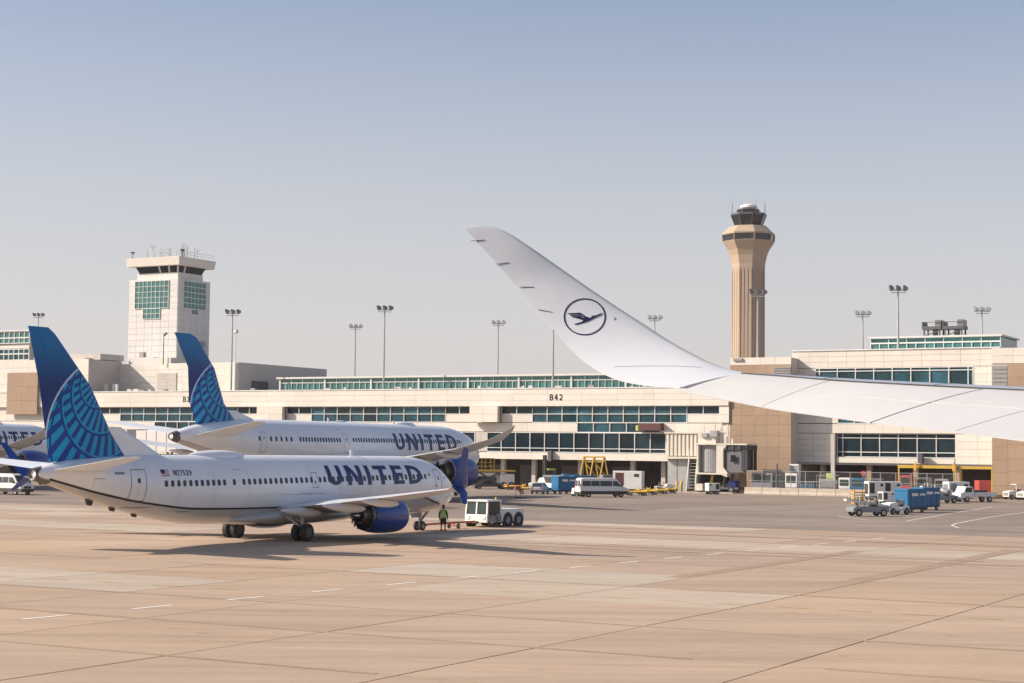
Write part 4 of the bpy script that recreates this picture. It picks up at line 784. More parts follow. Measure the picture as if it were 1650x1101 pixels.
lineB = [(3.5, 3.0), (8, 3.9), (14, 4.0), (22, 3.6), (32, 3.3), (42, 3.5), (50, 4.4), (53.5, 5.05), (56, 5.55)]
fusB = [(0, 4.9, 5.2, .1), (.4, 4.3, 5.8, .7), (1.2, 3.75, 6.45, 1.25), (2.4, 3.3, 7.15, 1.8), (4, 3.0, 7.85, 2.3), (6.5, 2.82, 8.45, 2.7), (10, 2.8, 8.82, 2.88), (38, 2.8, 8.9, 2.88), (42, 2.95, 8.9, 2.86), (46, 3.4, 8.88, 2.7), (50, 4.1, 8.82, 2.35), (54, 4.85, 8.6, 1.85), (58, 5.6, 8.15, 1.25), (60.5, 6.15, 7.65, .8), (62, 6.6, 7.15, .34)]
B9 = dict(fus=fusB, fmat=belly('widebody_paint', lineB, 9.0, 63.0), line=lineB, lw=.09, win=(.30, .52),
    wins=[(50.4, 50.4, 1, 6.82, 6.82), (48.6, 45.2, 5, 6.8, 6.8), (43.6, 36.0, 15, 6.8, 6.8), (33.2, 24.6, 17, 6.85, 6.85), (23.9, 9.0, 29, 6.85, 6.85)],
    doors=[(49.3, 50.1, 5.4, 7.5), (34.2, 35.2, 5.4, 7.5), (8.0, 9.0, 5.4, 7.5)], marks=[(50.0, 4.95, 48.5, 4.95, .06), (36, 8.0, 35, 8.0, .04), (52, 8.05, 50.5, 8.05, .06)],
    text=(24.4, 9.9, 5.75, 7.72), cockpit=[(3.6, 2.6, 6.5, 7.05), (4.9, 3.8, 6.5, 7.15)], domes=[(15.5, 4.5, .8, .35), (30.5, 2.6, .4, .18)], blades=[20, 34],
    fin=[(51.0, 58.0, 8.0), (53.6, 59.3, 10.4), (55.3, 59.6, 13.9), (58.3, 61.6, 16.9), (59.3, 61.85, 17.25)], dorsal=(48.0, 51.6, 54.5, 8.75, 9.7), livery=livery('widebody_fin_paint', .833, -1.075, -1.742, .70),
    stab=[(52.6, 59.6, .8, 7.1), (53.4, 59.7, 1.6, 7.15), (58.6, 61.3, 9.0, 8.3), (59.6, 61.5, 9.65, 8.38)],
    wing=[(19.5, 34.5, 1.2, 3.7, .12), (21.0, 34.0, 2.9, 3.8, .12), (27.0, 35.2, 9.8, 4.7, .105), (35.5, 40.3, 20, 5.9, .10), (41.2, 44.0, 26.3, 7.0, .09), (44.3, 45.6, 29.0, 7.85, .08), (45.9, 46.2, 30.1, 8.35, .07)], winglet=[], wlmat='white',
    fairings=[(30.5, 6.0, 3.6, 7.0, .42), (32.0, 12.5, 4.4, 6.2, .38), (35.5, 17.8, 5.1, 5.0, .32)], engine=(19.6, 9.8, 3.25, 1.85, 5.6), emat='blue', nozmat='vgrey', pylz=4.6,
    gear=[(31.6, 4.9, 4.0, .68, .5, .65, (-.75, .75)), (31.6, -4.9, 4.0, .68, .5, .65, (-.75, .75)), (5.7, 0, 3.0, .5, .38, .36, (0,))])
wb = airliner('widebody_airplane', 'widebody jet with blue globe tail parked behind the nearest airplane', B9, (-4.57, 227.08, 0), .4895)
MB().loft([[Vector((s, q * math.cos(a), z + h * math.sin(a))) for a in [2 * math.pi * i / 20 for i in range(20)]] for s, q, z, h in ((16, .8, 3.1, .5), (20, 3.0, 3.2, .9), (28, 3.3, 3.2, 1.0), (35, 3.1, 3.2, .95), (39, 1.8, 3.1, .5), (41, .6, 3.0, .3))]).build('belly_fairing', B9['fmat'], wb, smooth=60)
MB().lathe([(-.75, .60), (-.4, .50), (.05, .36), (.12, .32), (.05, .24), (-.5, .22), (-.9, .001)], (61.95, 0, 6.875), (1, 0, 0), 20).build('exhaust', 'tail_metal', wb, smooth=40)
wb2 = copy_tree(wb); wb2['label'] = 'widebody jet at the left edge, mostly hidden behind the nearest airplane tail'; wb2.location = (-66.9, 262.0, 0); wb2.rotation_euler = (0, 0, math.atan2(-math.cos(R(21)), -math.sin(R(21))))

# ================================================================== the wing outside the window
PHI = R(13.0); WF = Vector((math.cos(PHI), math.sin(PHI), 0)); WL = Vector((-math.sin(PHI), math.cos(PHI), 0))   # that aircraft's forward and outboard
def on_o(x, y, o): d = ray(x, y); return CAM + d * (o / d.dot(WL))
aw = thing('airliner_wing', 'white swept airliner wing with upturned tip bearing a crane roundel, nearest camera', 'airplane wing', on_o(1405, 900, 22.0))
AW0 = aw.location.copy()
ST = [  # outboard distance, trailing edge pixel, leading edge pixel, thickness
 (29.42, (744.5, 365), (748, 363.6), .012), (29.38, (749, 369), (772, 363.8), .03), (29.33, (757, 377), (793, 366.5), .05), (29.25, (770, 392), (818, 375.5), .07), (29.1, (796, 420), (852, 397), .09), (28.9, (826, 455), (905, 434), .11),
 (28.65, (853, 488), (955, 469), .125), (28.4, (880, 517), (998, 498), .14), (28.1, (906, 547), (1040, 525), .15), (27.75, (930, 573), (1078, 550), .16), (27.3, (962, 597), (1115, 571), .17), (26.8, (1000, 614), (1148, 588), .18), (26.2, (1045, 622), (1180, 600), .19), (25.5, (1095, 625.5), (1228, 609.5), .20)]
stn = [(on_o(*te, o) - AW0, on_o(*le, o) - AW0, th) for o, te, le, th in ST]
def ups(st):
    out = []
    for i, (te, le, th) in enumerate(st):
        a = st[max(i - 1, 0)]; b = st[min(i + 1, len(st) - 1)]; sp = ((a[0] + a[1]) - (b[0] + b[1])); u = (te - le).cross(sp).normalized()
        out.append(u if u.dot(CAM - AW0 - te) > 0 else -u)
    return out
def wing_piece(st, c0, c1, name, mat, thk=1.0, n=11):
    U_ = ups(st); return MB().loft([foil(le, te, u, th * thk, c0, c1, n) for (te, le, th), u in zip(st, U_)]).build(name, mat, aw, smooth=40)
def dense(st, n=4):                                        # smooth the stations along the span
    xs = list(range(len(st))); fs = [[pchip(xs, [s[k][c] for s in st]) for c in range(3)] for k in range(2)]; ft = pchip(xs, [s[2] for s in st])
    return [(Vector([f(i / n) for f in fs[0]]), Vector([f(i / n) for f in fs[1]]), ft(i / n)) for i in range((len(st) - 1) * n + 1)]
tipst = dense(stn)
wtip = wing_piece(tipst, .075, 1, 'winglet', 'wing_white', n=15); wing_piece(tipst, 0, .073, 'winglet_leading_edge', 'wing_grey', n=6)
LEp = lambda o: (825 + F_PX * ((WF * (6.96 + .75 * (29.4 - o)) + WL * o).x / (WF * (6.96 + .75 * (29.4 - o)) + WL * o).y))
def inner(o, te, yle, th): return (on_o(*te, o) - AW0, on_o(LEp(o), yle, o) - AW0, th)
IN = [inner(25.45, (1095, 631.5), 609.8, .26), inner(24.6, (1175, 646.5), 615.0, .28), inner(24.0, (1240, 659), 619.0, .29), inner(23.0, (1322, 670.5), 626, .31), inner(22.05, (1402, 681.5), 632.5, .33)]
IN2 = [inner(22.0, (1405, 682), 633, .34), inner(21.0, (1497, 692.5), 640, .36), inner(20.2, (1575, 701.5), 646, .38), inner(19.3, (1660, 712), 653, .40), inner(17, (1900, 743), 676, .50), inner(14, (2330, 800), 715, .65), inner(11, (3010, 890), 775, .85)]
slat = [s for s in IN] + [IN2[i] for i in range(1, len(IN2))]
wing_piece(dense(slat), 0, .265, 'slat', 'slat_grey', n=8)
wing_piece(dense(IN), .285, 1, 'aileron', 'wing_panel', n=12); wing_piece(dense(IN2), .285, 1, 'flap', 'wing_panel', n=12)
wing_piece(dense(slat), .03, .9, 'gap_filler', 'dark_gear', .72, n=10)  # added dark core that keeps light from showing through the panel gaps
def seam(st, pts, wd=.012, mat='slat_grey'):                # fine line on the upper skin through (station, chord) points
    D_ = dense(st); U_ = ups(D_); P = []
    def at(i, c):
        i = min(max(i, 0), len(D_) - 1.001); a = int(i); f = i - a; q = []
        for k in (a, a + 1):
            te, le, th = D_[k]; ring = foil(le, te, U_[k], th, c, c + .001, 2); q.append(ring[1] + U_[k] * .004)
        return q[0].lerp(q[1], f)
    for (i0, c0), (i1, c1) in zip(pts[:-1], pts[1:]): P += [at(i0 + (i1 - i0) * k / 12, c0 + (c1 - c0) * k / 12) for k in range(13)]
    vs = []; fs = []
    for k, p in enumerate(P):
        d = (P[min(k + 1, len(P) - 1)] - P[max(k - 1, 0)]).normalized(); sd = d.cross((CAM - AW0 - p).normalized()).normalized() * wd / 2; vs += [p + sd, p - sd]
        if k: fs.append((2 * k - 2, 2 * k - 1, 2 * k + 1, 2 * k))
    MB().add(vs, fs).build('panel_seam', mat, aw)
n1 = (len(IN) - 1) * 4; n2 = (len(IN2) - 1) * 4; ns = (len(slat) - 1) * 4
for c in (.62,): seam(IN, [(0.2, c), (n1, c)], .01, 'wing_seam'); seam(IN2, [(0, c), (n2 * .75, c)], .01, 'wing_seam')
seam(IN, [(n1 * .45, .29), (n1 * .45, .99)], .006, 'wing_seam')
for f in (6, 11.5): seam(IN2, [(f, .29), (f, .99)], .006, 'wing_seam')
seam(slat, [(0, .275), (ns * .9, .275)], .03, 'dark_gear')
for f in (6, 13, 20, 26): seam(slat, [(f, .02), (f, .26)], .008, 'wing_seam')
# crane roundel, laid on the skin of the winglet
bpy.context.view_layer.update()
bv = BVHTree.FromPolygons([tuple(v.co) for v in wtip.data.vertices], [tuple(p.vertices) for p in wtip.data.polygons])
def skin(x, y, off=.006):
    d = ray(x, y).normalized(); h = bv.ray_cast(CAM - AW0, d)
    if h[0] is None: return (on_o(x, y, 28.4) - AW0)
    n_ = h[1] if h[1].dot(d) < 0 else -h[1]; return h[0] + n_ * off
for (x0, y0), (x1, y1) in (((756, 388.5), (781, 387)), ((792, 426), (820, 423.5)), ((832, 463), (860, 463)), ((864, 500), (890, 503.5))):
    xt = x1 - 13; q, r_ = skin(x1, y1, .004), skin(xt + 3, y0 + (y1 - y0) * .5, .006); p = r_ + (r_ - q).normalized() * .13
    MB().tube([p, r_, q], .0055, 6).build('static_wick', 'dark_steel', aw)
vs = []; fs = []; N_ = 64
for i in range(N_):
    a = 2 * math.pi * i / N_
    for r_ in (.945, 1.01): vs.append(skin(942.2 + 33.6 * r_ * math.cos(a), 511 - 29.6 * r_ * math.sin(a)))
fs = [(2 * i, 2 * i + 1, (2 * i + 3) % (2 * N_), (2 * i + 2) % (2 * N_)) for i in range(N_)]
MB().add(vs, fs).build('roundel_ring', 'navy', aw)
zx = lambda p: (720 + p[0] * 480 / 1554.0, 340 + p[1] * 340 / 1101.0)
crane = MB()
for k, poly in enumerate(([(628, 536), (640, 535), (668, 534), (695, 532), (706, 545), (690, 541), (640, 541)], [(640, 545), (690, 545), (704, 548), (716, 556), (690, 549), (648, 550)], [(650, 553), (690, 552), (712, 559), (722, 566), (694, 557), (656, 557)],
        [(695, 532), (706, 545), (716, 556), (740, 566), (748, 560), (722, 552), (712, 542)], [(660, 557), (694, 558), (722, 567), (740, 566), (716, 574), (690, 564)],
        [(716, 556), (748, 560), (762, 561), (752, 570), (735, 578), (712, 586), (690, 592), (668, 597), (666, 592), (700, 582), (722, 568)], [(748, 561), (756, 554), (776, 551), (790, 542), (800, 537), (817, 536), (803, 545), (780, 556), (762, 564), (752, 570)], [(752, 550), (776, 546), (790, 541), (776, 550), (756, 554)])):
    c = (sum(p[0] for p in poly) / len(poly), sum(p[1] for p in poly) / len(poly)); P = [skin(*zx(p), .007 + .0006 * k) for p in poly]; C_ = skin(*zx(c), .007 + .0006 * k)
    crane.add(P + [C_], [(i, (i + 1) % len(P), len(P)) for i in range(len(P))])
crane.build('crane_emblem', 'navy', aw)
vs, fs = stroke([(990, 591), (1040, 590), (1090, 590), (1130, 592)], 1.0, 6); MB().add([skin(*p, .003) for p in vs], fs).build('skin_seam', 'slat_grey', aw)
MB().add([skin(x, y) for x, y in ((989.5, 512), (992, 512), (992, 516.5), (989.5, 516.5))], [(0, 1, 2, 3)]).build('drain_mark', 'vgrey', aw)

# ================================================================== jet bridges
jb = thing('jet_bridge', 'cream ribbed jet bridge with black canopy docked beside the tan wall', 'jet bridge', (0, 0, 0), -TH)
UJ = 236.0; jv = lambda x, y=740, U=UJ: vf(x, y, U); jz = lambda x, y, U=UJ: zf(x, y, U)
r0, r1 = jv(1073, 716, 240), jv(1124, 716, 240); za, zb_ = jz(1098, 736, 240), jz(1098, 698, 240)
m = MB().box(r0, r1, 240.2, 243.2, za, zb_ - .1).build('tunnel', 'bridge_cream', jb)
n_ = 8
for k in range(n_): MB().box(r0 + (r1 - r0) * (k + .12) / n_, r0 + (r1 - r0) * (k + .88) / n_, 239.9, 240.2, za + .1, zb_ - .2, top=(r0 + (r1 - r0) * (k + .22) / n_, r0 + (r1 - r0) * (k + .78) / n_, 239.95, 240.2)).build('rib', 'bridge_cream', m, bevel=.06)
MB().box(r0 - .3, r1 + .2, 239.6, 243.4, za - .3, za - .02).box(r0 - .2, r1 + .1, 239.8, 243.3, zb_ - .08, zb_ + .12).build('tunnel_frame', 'bridge_cream', jb)
MB().box(r0 + .5, r0 + 3.2, 241, 243.9, za + .3, zb_ - .3).build('tunnel_neck', 'bridge_cream', jb)
c0, c1, c2, c3 = jv(1127), jv(1155), jv(1169), jv(1205); zc, zd = jz(1150, 762), jz(1150, 717)
zR = jz(1130, 697)
MB().box(c0 - .4, c1 - .3, UJ + .3, UJ + 3.4, zd - .1, zR).build('lift_frame', 'bridge_cream', jb)
dr = MB(); nn = 14; cx, cy = (c0 + c1) / 2, UJ + 1.8
for k in range(nn): 
    a0 = R(200 + 140 * k / nn); a1 = R(200 + 140 * (k + .86) / nn); rr = (c1 - c0) / 2 + .55
    dr.add([(cx + rr * math.cos(a), cy + rr * math.sin(a) * .85, z) for z in (zc + .1, zd - .1) for a in (a0, a1)] + [(cx + (rr - .12) * math.cos(a), cy + (rr - .12) * math.sin(a) * .85, z) for z in (zc + .1, zd - .1) for a in (a0, a1)], [(0, 1, 3, 2), (4, 6, 7, 5), (0, 4, 5, 1), (2, 3, 7, 6), (0, 2, 6, 4), (1, 5, 7, 3)])
dr.build('rotating_curtain', 'bridge_grey', jb)
MB().box(c0 - .2, c1 + .1, UJ + .9, UJ + 4, zc + .05, zd - .15).build('cab_wall', 'bridge_grey', jb)
MB().box(c0 - .35, c0 - .1, UJ - .2, UJ + 3.8, zc - .1, zd + .1).box(c0 - .4, c3, UJ - .35, UJ + 3.9, zd, zd + .22).box(c0 - .4, c2 + .4, UJ - .35, UJ + 3.9, zc - .25, zc).build('cab_frame', 'bridge_cream', jb)
MB().prism([(c1 + .05, zc - .05), (c2 + .35, zc - .6), (c2 + .4, zc + .1), (c2 - .25, zc + .8), (c2 - .25, zd - .7), (c2 + .3, zd - .05), (c1 + .05, zd - .05)], UJ - .3, UJ + 3.8).build('cab', 'bridge_cream', jb)
can = MB()
for k in range(7):
    a = c2 + .1 + (c3 - c2 - .3) * k / 6; e = .10 * (k % 2); d_ = .28 * math.sin(k / 6 * 1.5)
    can.box(a - .22, a + .22, UJ - .25 + e, UJ + 3.7 - e, zd - .75, zd - .02 - e)
    if k > 4: can.box(a - .22, a + .22, UJ - .25 + e, UJ + .3, zc + .1 + d_, zd - .3)
    can.box(a - .16, a + .16, UJ + 3.2, UJ + 3.7 - e, zc + .1 + d_, zd - .3)
can.build('canopy', 'canopy', jb); MB().box(c2 + .15, c3 - .5, UJ + .02, UJ + .12, zc + .1, zd - .3).build('canopy_side', 'canopy_grey', jb)
MB().box(c2, c2 + .15, UJ + .3, UJ + 3.2, zc + .05, zd - .4).build('cab_door', 'bridge_grey', jb); MB().box(c2 + .9, c2 + 1.7, UJ - .27, UJ - .24, zc + 1.6, zc + 2.6).build('canopy_window', 'window', jb)
fr = MB()
for k, x in enumerate((1130, 1148, 1158, 1168, 1176)): v = jv(x); fr.bar((v, UJ + 1, zR if k < 2 else zd), (v, UJ + 1, (zR if k < 2 else zd) + (1.5, 1.7, 3.4, 3.0, .9)[k]), .10 if k < 2 else .24)
for h in (.5, 1.0): fr.bar((c0 - .4, UJ + .4, zR + h), (c1 - .3, UJ + .4, zR + h), .06)
fr.build('roof_rail', 'bridge_cream', jb)
for x0, x1, y0, y1 in ((1130, 1140, 698, 705), (1144, 1156, 694, 704)): MB().box(jv(x0), jv(x1), UJ - .1, UJ + .9, jz(1140, y1), jz(1140, y0)).build('air_unit', 'bridge_grey', jb, bevel=.05)
# supports: column, lift legs, stairs
for x0, x1 in ((1073, 1088), (1089, 1104)): MB().box(jv(x0, 770, 240), jv(x1, 770, 240), 240.6, 242.6, 0, za - .35).build('column', 'steel', jb)
for x in (1104, 1117): v = jv(x); MB().cyl((v, UJ + 2, .5), (v, UJ + 2, zc + .4), .58, n=14).build('lift_column', 'dark_steel', jb)
m = MB()
for k in range(9): z = .6 + k * .45; m.box(jv(1108), jv(1120), UJ - .2 + k * .12, UJ + .25 + k * .12, z, z + .08)
m.build('stair', 'steel', jb); m = MB()
for x in (1107, 1121): m.bar((jv(x), UJ - .2, .3), (jv(x), UJ + .8, za), .1).bar((jv(x), UJ - .3, 1.3), (jv(x), UJ + .8, za + 1), .06)
m.build('stair_rail', 'bridge_cream', jb)
m = MB(); v0, v1 = jv(1118), jv(1188); m.box(v0, v1, UJ + .5, UJ + 2.8, .55, .85); m.build('bogie', 'dark_steel', jb)
for x in (1140, 1160, 1172): m = MB(); v = jv(x); m.bar((v, UJ + 1.2, .8), (v + .4, UJ + 1.2, zc - .2), .34).build('lift_leg', 'vyellow' if x == 1140 else 'dark_steel', jb)
for x in (1126, 1176): wheel(jb, (jv(x), UJ + .6, .5), .5, .36)
MB().box(jv(1122), jv(1133), UJ - .2, UJ + .9, .3, 1.3).build('equipment_box', 'bridge_cream', jb, bevel=.04)
MB().box(jv(1087), jv(1185), UJ - .9, UJ + 2.0, .0, .10).build('base_plate', 'concrete', jb)
# second bridge by the widebody tail
jb2 = thing('jet_bridge', 'white boxy jet bridge glimpsed below the widebody left tailplane', 'jet bridge', (0, 0, 0), -TH); U2 = 232.0
a, b = vf(219, 710, U2), vf(318, 710, U2); z0, z1_ = zf(260, 729, U2), zf(260, 694, U2)
tn = MB().box(a, b, U2, U2 + 3.2, z0, z1_).build('tunnel', 'white_clad', jb2, bevel=.08)
for k in range(1, 6): MB().box(a + (b - a) * k / 6 - .04, a + (b - a) * k / 6 + .04, U2 - .05, U2 + .02, z0 + .1, z1_ - .1).build('seam', 'bridge_grey', tn)
MB().box(a - 2.6, a - .1, U2 + .6, U2 + 3, z0 + .3, z1_ + .2).build('cab', 'dark_steel', jb2); MB().box(vf(196, 710, U2), a - 2.7, U2 + .8, U2 + 2.5, 0, z1_ - 1).build('column', 'grey_clad', jb2)
m = MB()
for x in (262, 300): v = vf(x, 740, U2); m.bar((v, U2 + 1, .3), (v + 1.2, U2 + 1, z0), .3).bar((v + 1.4, U2 + 1, .3), (v + .2, U2 + 1, z0), .3)
m.build('lift_leg', 'dark_steel', jb2)
for x in (264, 302): wheel(jb2, (vf(x, 740, U2) + .5, U2 + .6, .5), .5, .36)
MB().box(b - .1, b + 12, U2 + .4, U2 + 2.8, z0 + .2, z1_ - .1).build('outer_tunnel', 'white_clad', jb2)

# ================================================================== barriers and fence
UBR = 234.0; b0 = vf(1200, 797, UBR); b1 = vf(1440, 797, UBR); nb_ = 8
bl = ['concrete barrier closest to the jet bridge, in its shadow', 'concrete barrier second from the jet bridge', 'third concrete barrier from the jet bridge', 'concrete barrier in front of the blue cart', 'concrete barrier in front of the grey cage carts', 'concrete barrier left of the yellow rack', 'concrete barrier behind the yellow rack', 'concrete barrier behind the white ground power units']
bm_ = None
for k in range(nb_):
    wd = (b1 - b0) / nb_ - .06
    o = bpy.data.objects.new('concrete_barrier', bm_) if bm_ else MB().loft([[(x, y, z) for y, z in ((-.32, 0), (.32, 0), (.30, .2), (.12, .42), (.09, 1.0), (-.09, 1.0), (-.12, .42), (-.30, .2))] for x in (0, wd)]).build('concrete_barrier', 'concrete', bevel=.02)
    if bm_: COL.objects.link(o)
    else: bm_ = o.data
    o.location = W(b0 + (b1 - b0) * k / nb_, UBR); o.rotation_euler = (0, 0, -TH); tag(o, bl[k], 'barrier', 'concrete barriers along the fence')
fe = thing('chain_link_fence', 'tall galvanised chain link fence behind the concrete barriers', 'fence', W(b0, UBR + 1.2), -TH); FL = vf(1545, 790, UBR + 1.2) - b0; FH = 3.35
for k in range(15): MB().cyl((FL * k / 14, 0, 0), (FL * k / 14, 0, FH), .05, n=6).build('post', 'steel', fe)
for z in (FH, 1.9, .2): MB().cyl((0, 0, z), (FL, 0, z), .035, n=5).build('rail', 'steel', fe)
m = MB(); st_ = .26; k = -FH
while k < FL:
    for sx in (1, -1):
        x0, x1 = k, k + FH; z0, z1_ = (0.1, FH) if sx > 0 else (FH, 0.1)
        if x0 < 0: z0 += (z1_ - z0) * (-x0) / (x1 - x0); x0 = 0
        if x1 > FL: z1_ = z0 + (z1_ - z0) * (FL - x0) / (x1 - x0); x1 = FL
        m.bar((x0, .006 * sx, z0), (x1, .006 * sx, z1_), .014, .006)
    k += st_
tag(m.build('wire_mesh', 'steel', fe), kind='stuff')
MB().cyl((FL * .145, .0, 0), (FL * .145, 0, 4.4), .11, n=8).build('gate_post', 'dark_steel', fe)

# ================================================================== vehicles (own frame: x forward, y left, z up)
def put(name, label, cat, px, hd, group=None):             # px: ground pixel under the middle of the thing, hd: heading in degrees from +x
    p = gnd(*px); return thing(name, label, cat, (p.x, p.y, 0), R(hd), group)
def wheels(t, xs, ys, r, wd, rim='steel'):
    for x in xs:
        for y in ys: wheel(t, (x, y, r), r, wd, rim)
def van(name, label, px, hd, mat, L=6.0, group='passenger vans'):
    t = put(name, label, 'van', px, hd, group); h = L / 2; nar = lambda z: 1.0 if z < 1.25 else 1.0 - .16 * (z - 1.25) / 1.15
    out = [(-h, .45), (-h, 1.2), (-h + .12, 2.3), (-h + .4, 2.45), (h - 2.0, 2.45), (h - 1.55, 2.32), (h - .75, 1.42), (h - .12, 1.15), (h, .85), (h, .42), (h - .45, .35), (-h + .2, .35)]
    MB().prism(out, -1.0, 1.0, inset=nar).build('body', mat, t, bevel=.07, smooth=40)
    for s in (-1, 1):
        def side(q, off=.012): return [(x, s * (nar(z) + off), z) for x, z in q]
        for a, b in ((-h + .35, -h + 1.45), (-h + 1.53, -h + 2.7), (-h + 2.78, h - 2.25)):
            q = [(a, 1.42), (b, 1.42), (b, 2.08), (a, 2.08)]; MB().add(side(q) + side(q, -.02), [(0, 1, 2, 3), (0, 1, 5, 4), (1, 2, 6, 5), (2, 3, 7, 6), (3, 0, 4, 7)]).build('side_window', 'vglass', t)
        q = [(h - 2.15, 1.42), (h - 1.0, 1.42), (h - 1.55, 2.06), (h - 2.15, 2.08)]; MB().add(side(q) + side(q, -.02), [(0, 1, 2, 3), (0, 1, 5, 4), (1, 2, 6, 5), (2, 3, 7, 6), (3, 0, 4, 7)]).build('door_window', 'vglass', t)
        MB().box(-h + .05, h - .1, s * 1.0 - .03, s * 1.0 + .03, .38, .78).build('sill_trim', 'chassis', t); MB().box(h - 1.15, h - .95, s * 1.22 - .1, s * 1.22 + .1, 1.35, 1.65).build('mirror', 'chassis', t)
        MB().box(h - .35, h - .03, s * .78 - .16, s * .78 + .16, .88, 1.12).build('headlight', 'lamp_glass', t, bevel=.03); MB().box(-h - .02, -h + .08, s * .86 - .08, s * .86 + .08, 1.05, 1.7).build('tail_light', 'vred', t)
        MB().add([(-h + .02, s * .08, 1.4), (-h + .02, s * .78, 1.4), (-h + .105, s * .72, 2.12), (-h + .105, s * .08, 2.12)], [(0, 1, 2, 3)]).build('rear_window', 'vglass', t, loc=(-.025, 0, 0))
    MB().add([(h - .78, -.8, 1.46), (h - .78, .8, 1.46), (h - 1.5, .72, 2.25), (h - 1.5, -.72, 2.25)], [(0, 1, 2, 3)]).build('windscreen', 'vglass', t, loc=(.03, 0, .025))
    MB().box(h - .12, h + .06, -.95, .95, .38, .72).box(-h - .06, -h + .1, -.95, .95, .4, .68).build('bumper', 'chassis', t, bevel=.04); MB().box(h - .04, h + .02, -.5, .5, .76, 1.02).build('grille', 'chassis', t)
    wheels(t, (-h + 1.15, h - 1.0), (-.9, .9), .37, .26); return t
van('passenger_van', 'pale passenger van with its side in shade, centre of the ramp', (969, 801), 20, 'vwhite', 6.7)
van('passenger_van', 'white passenger van at the left edge seen below the tailplane', (16, 797), -33, 'vwhite', 6.0)

def small_car(label, px, hd, mat):
    t = put('small_car', label, 'car', px, hd); nar = lambda z: 1 if z < .95 else 1 - .25 * (z - .95) / .6
    MB().prism([(-1.95, .35), (-2, .85), (-1.85, 1.0), (-1.5, 1.52), (.2, 1.55), (.95, 1.0), (1.9, .85), (2, .4), (1.5, .28), (-1.6, .28)], -.86, .86, inset=nar).build('body', mat, t, bevel=.06, smooth=40)
    MB().add([(-1.87, -.68, 1.02), (-1.87, .68, 1.02), (-1.57, .58, 1.45), (-1.57, -.58, 1.45)], [(0, 1, 2, 3)]).build('rear_window', 'vglass', t, loc=(-.03, 0, .02))
    for s in (-1, 1): MB().add([(-1.3, s * .86, 1.0), (.7, s * .86, 1.0), (.15, s * .70, 1.45), (-1.2, s * .70, 1.45)], [(0, 1, 2, 3)]).build('side_window', 'vglass', t, loc=(0, s * .012, 0)); MB().box(-2.03, -1.9, s * .68 - .12, s * .68 + .12, .72, .95).build('tail_light', 'vred', t)
    MB().box(-2.06, -1.9, -.8, .8, .34, .55).box(1.9, 2.05, -.8, .8, .34, .55).build('bumper', 'chassis', t); wheels(t, (-1.25, 1.25), (-.78, .78), .32, .2)
small_car('small grey car seen from behind, left of the blue containers', (870, 796), 75, 'vsilver')

# pushback tractor, tow bar, marshaller
ha = math.degrees(math.atan2(-math.cos(.5544), -math.sin(.5544))); A_ = Vector((math.sin(.5544), math.cos(.5544), 0)); NOSE = Vector((-4.473, 130.258, 0))
pt = thing('pushback_tractor', 'white pushback tractor with glazed cab in front of the airplane nose', 'tractor', NOSE + A_ * 6.2, R(ha - 4)); pt.scale = (.86, .86, .84)
MB().prism([(-2.9, .45), (-2.9, 1.5), (-2.6, 1.62), (.6, 1.62), (.6, .45)], -1.25, 1.25).build('body', 'vwhite', pt, bevel=.06)
MB().box(.6, 2.8, -1.25, 1.25, .42, 1.15).build('front_body', 'vwhite', pt, bevel=.06)
cabm = MB()
for x, y in ((.7, -1.18), (.7, 1.18), (2.7, -1.18), (2.7, 1.18), (2.7, 0)): cabm.bar((x, y, 1.15), (x - (.12 if x > 2 else 0), y * .95, 2.35), .14)
cabm.box(.55, 2.75, -1.22, 1.22, 2.33, 2.48).build('cab_frame', 'vwhite', pt)
for y0, y1 in ((-1.1, -.08), (.08, 1.1)): MB().add([(2.70, y0, 1.17), (2.70, y1, 1.17), (2.58, y1 * .95, 2.32), (2.58, y0 * .95, 2.32)], [(0, 1, 2, 3)]).build('windscreen', 'vglass', pt)
for s in (-1, 1): MB().box(.8, 2.6, s * 1.14 - .01, s * 1.14 + .01, 1.2, 2.3).build('side_window', 'vglass', pt); MB().box(2.78, 2.86, s * .85 - .17, s * .85 + .17, .72, 1.0).build('headlight', 'lamp_glass', pt); MB().box(.65, 2.7, s * 1.25 - .02, s * 1.25 + .02, .5, 1.1).build('cab_step', 'vgrey' if s > 0 else 'vwhite', pt)
MB().box(.72, .78, -1.05, 1.05, 1.66, 2.3).build('rear_window', 'vglass', pt); MB().box(1.0, 2.3, -.4, .4, 1.16, 1.75).build('seat', 'chassis', pt, bevel=.05)
for x in (-2.0, -.35, 1.9):
    for s in (-1, 1): 
        MB().lathe([(-.05, .76), (.05, .76), (.05, .5)], (x, s * 1.22, .58), (0, 1, 0), 20).build('wheel_arch', 'chassis', pt); 
wheels(pt, (-2.0, -.35), (-1.1, 1.1), .6, .42, 'vgrey'); wheels(pt, (1.9,), (-1.0, 1.0), .5, .36, 'vgrey')
MB().box(-2.98, -2.88, -1.1, 1.1, .5, 1.3).build('rear_bumper', 'chassis', pt); MB().cyl((.9, .8, 2.48), (.9, .8, 2.72), .08, n=8).build('beacon', 'vorange', pt); MB().box(2.7, 3.05, -.25, .25, .35, .55).build('hitch', 'chassis', pt)
tb = thing('tow_bar', 'red tow bar on small wheels between nose gear and tractor', 'tow bar', NOSE - A_ * 3.6, R(ha + 180))
MB().cyl((0, 0, .42), (7.0, 0, .45), .07, n=8).bar((0, -.35, .38), (0, .35, .38), .12).bar((0, -.3, .4), (.9, 0, .42), .08).bar((0, .3, .4), (.9, 0, .42), .08).build('bar', 'vred', tb)
MB().bar((4.1, -.4, .22), (4.1, .4, .22), .08).bar((4.1, 0, .2), (4.1, 0, .45), .08).build('axle', 'vred', tb)
for s in (-1, 1): wheel(tb, (4.1, s * .42, .2), .2, .12)
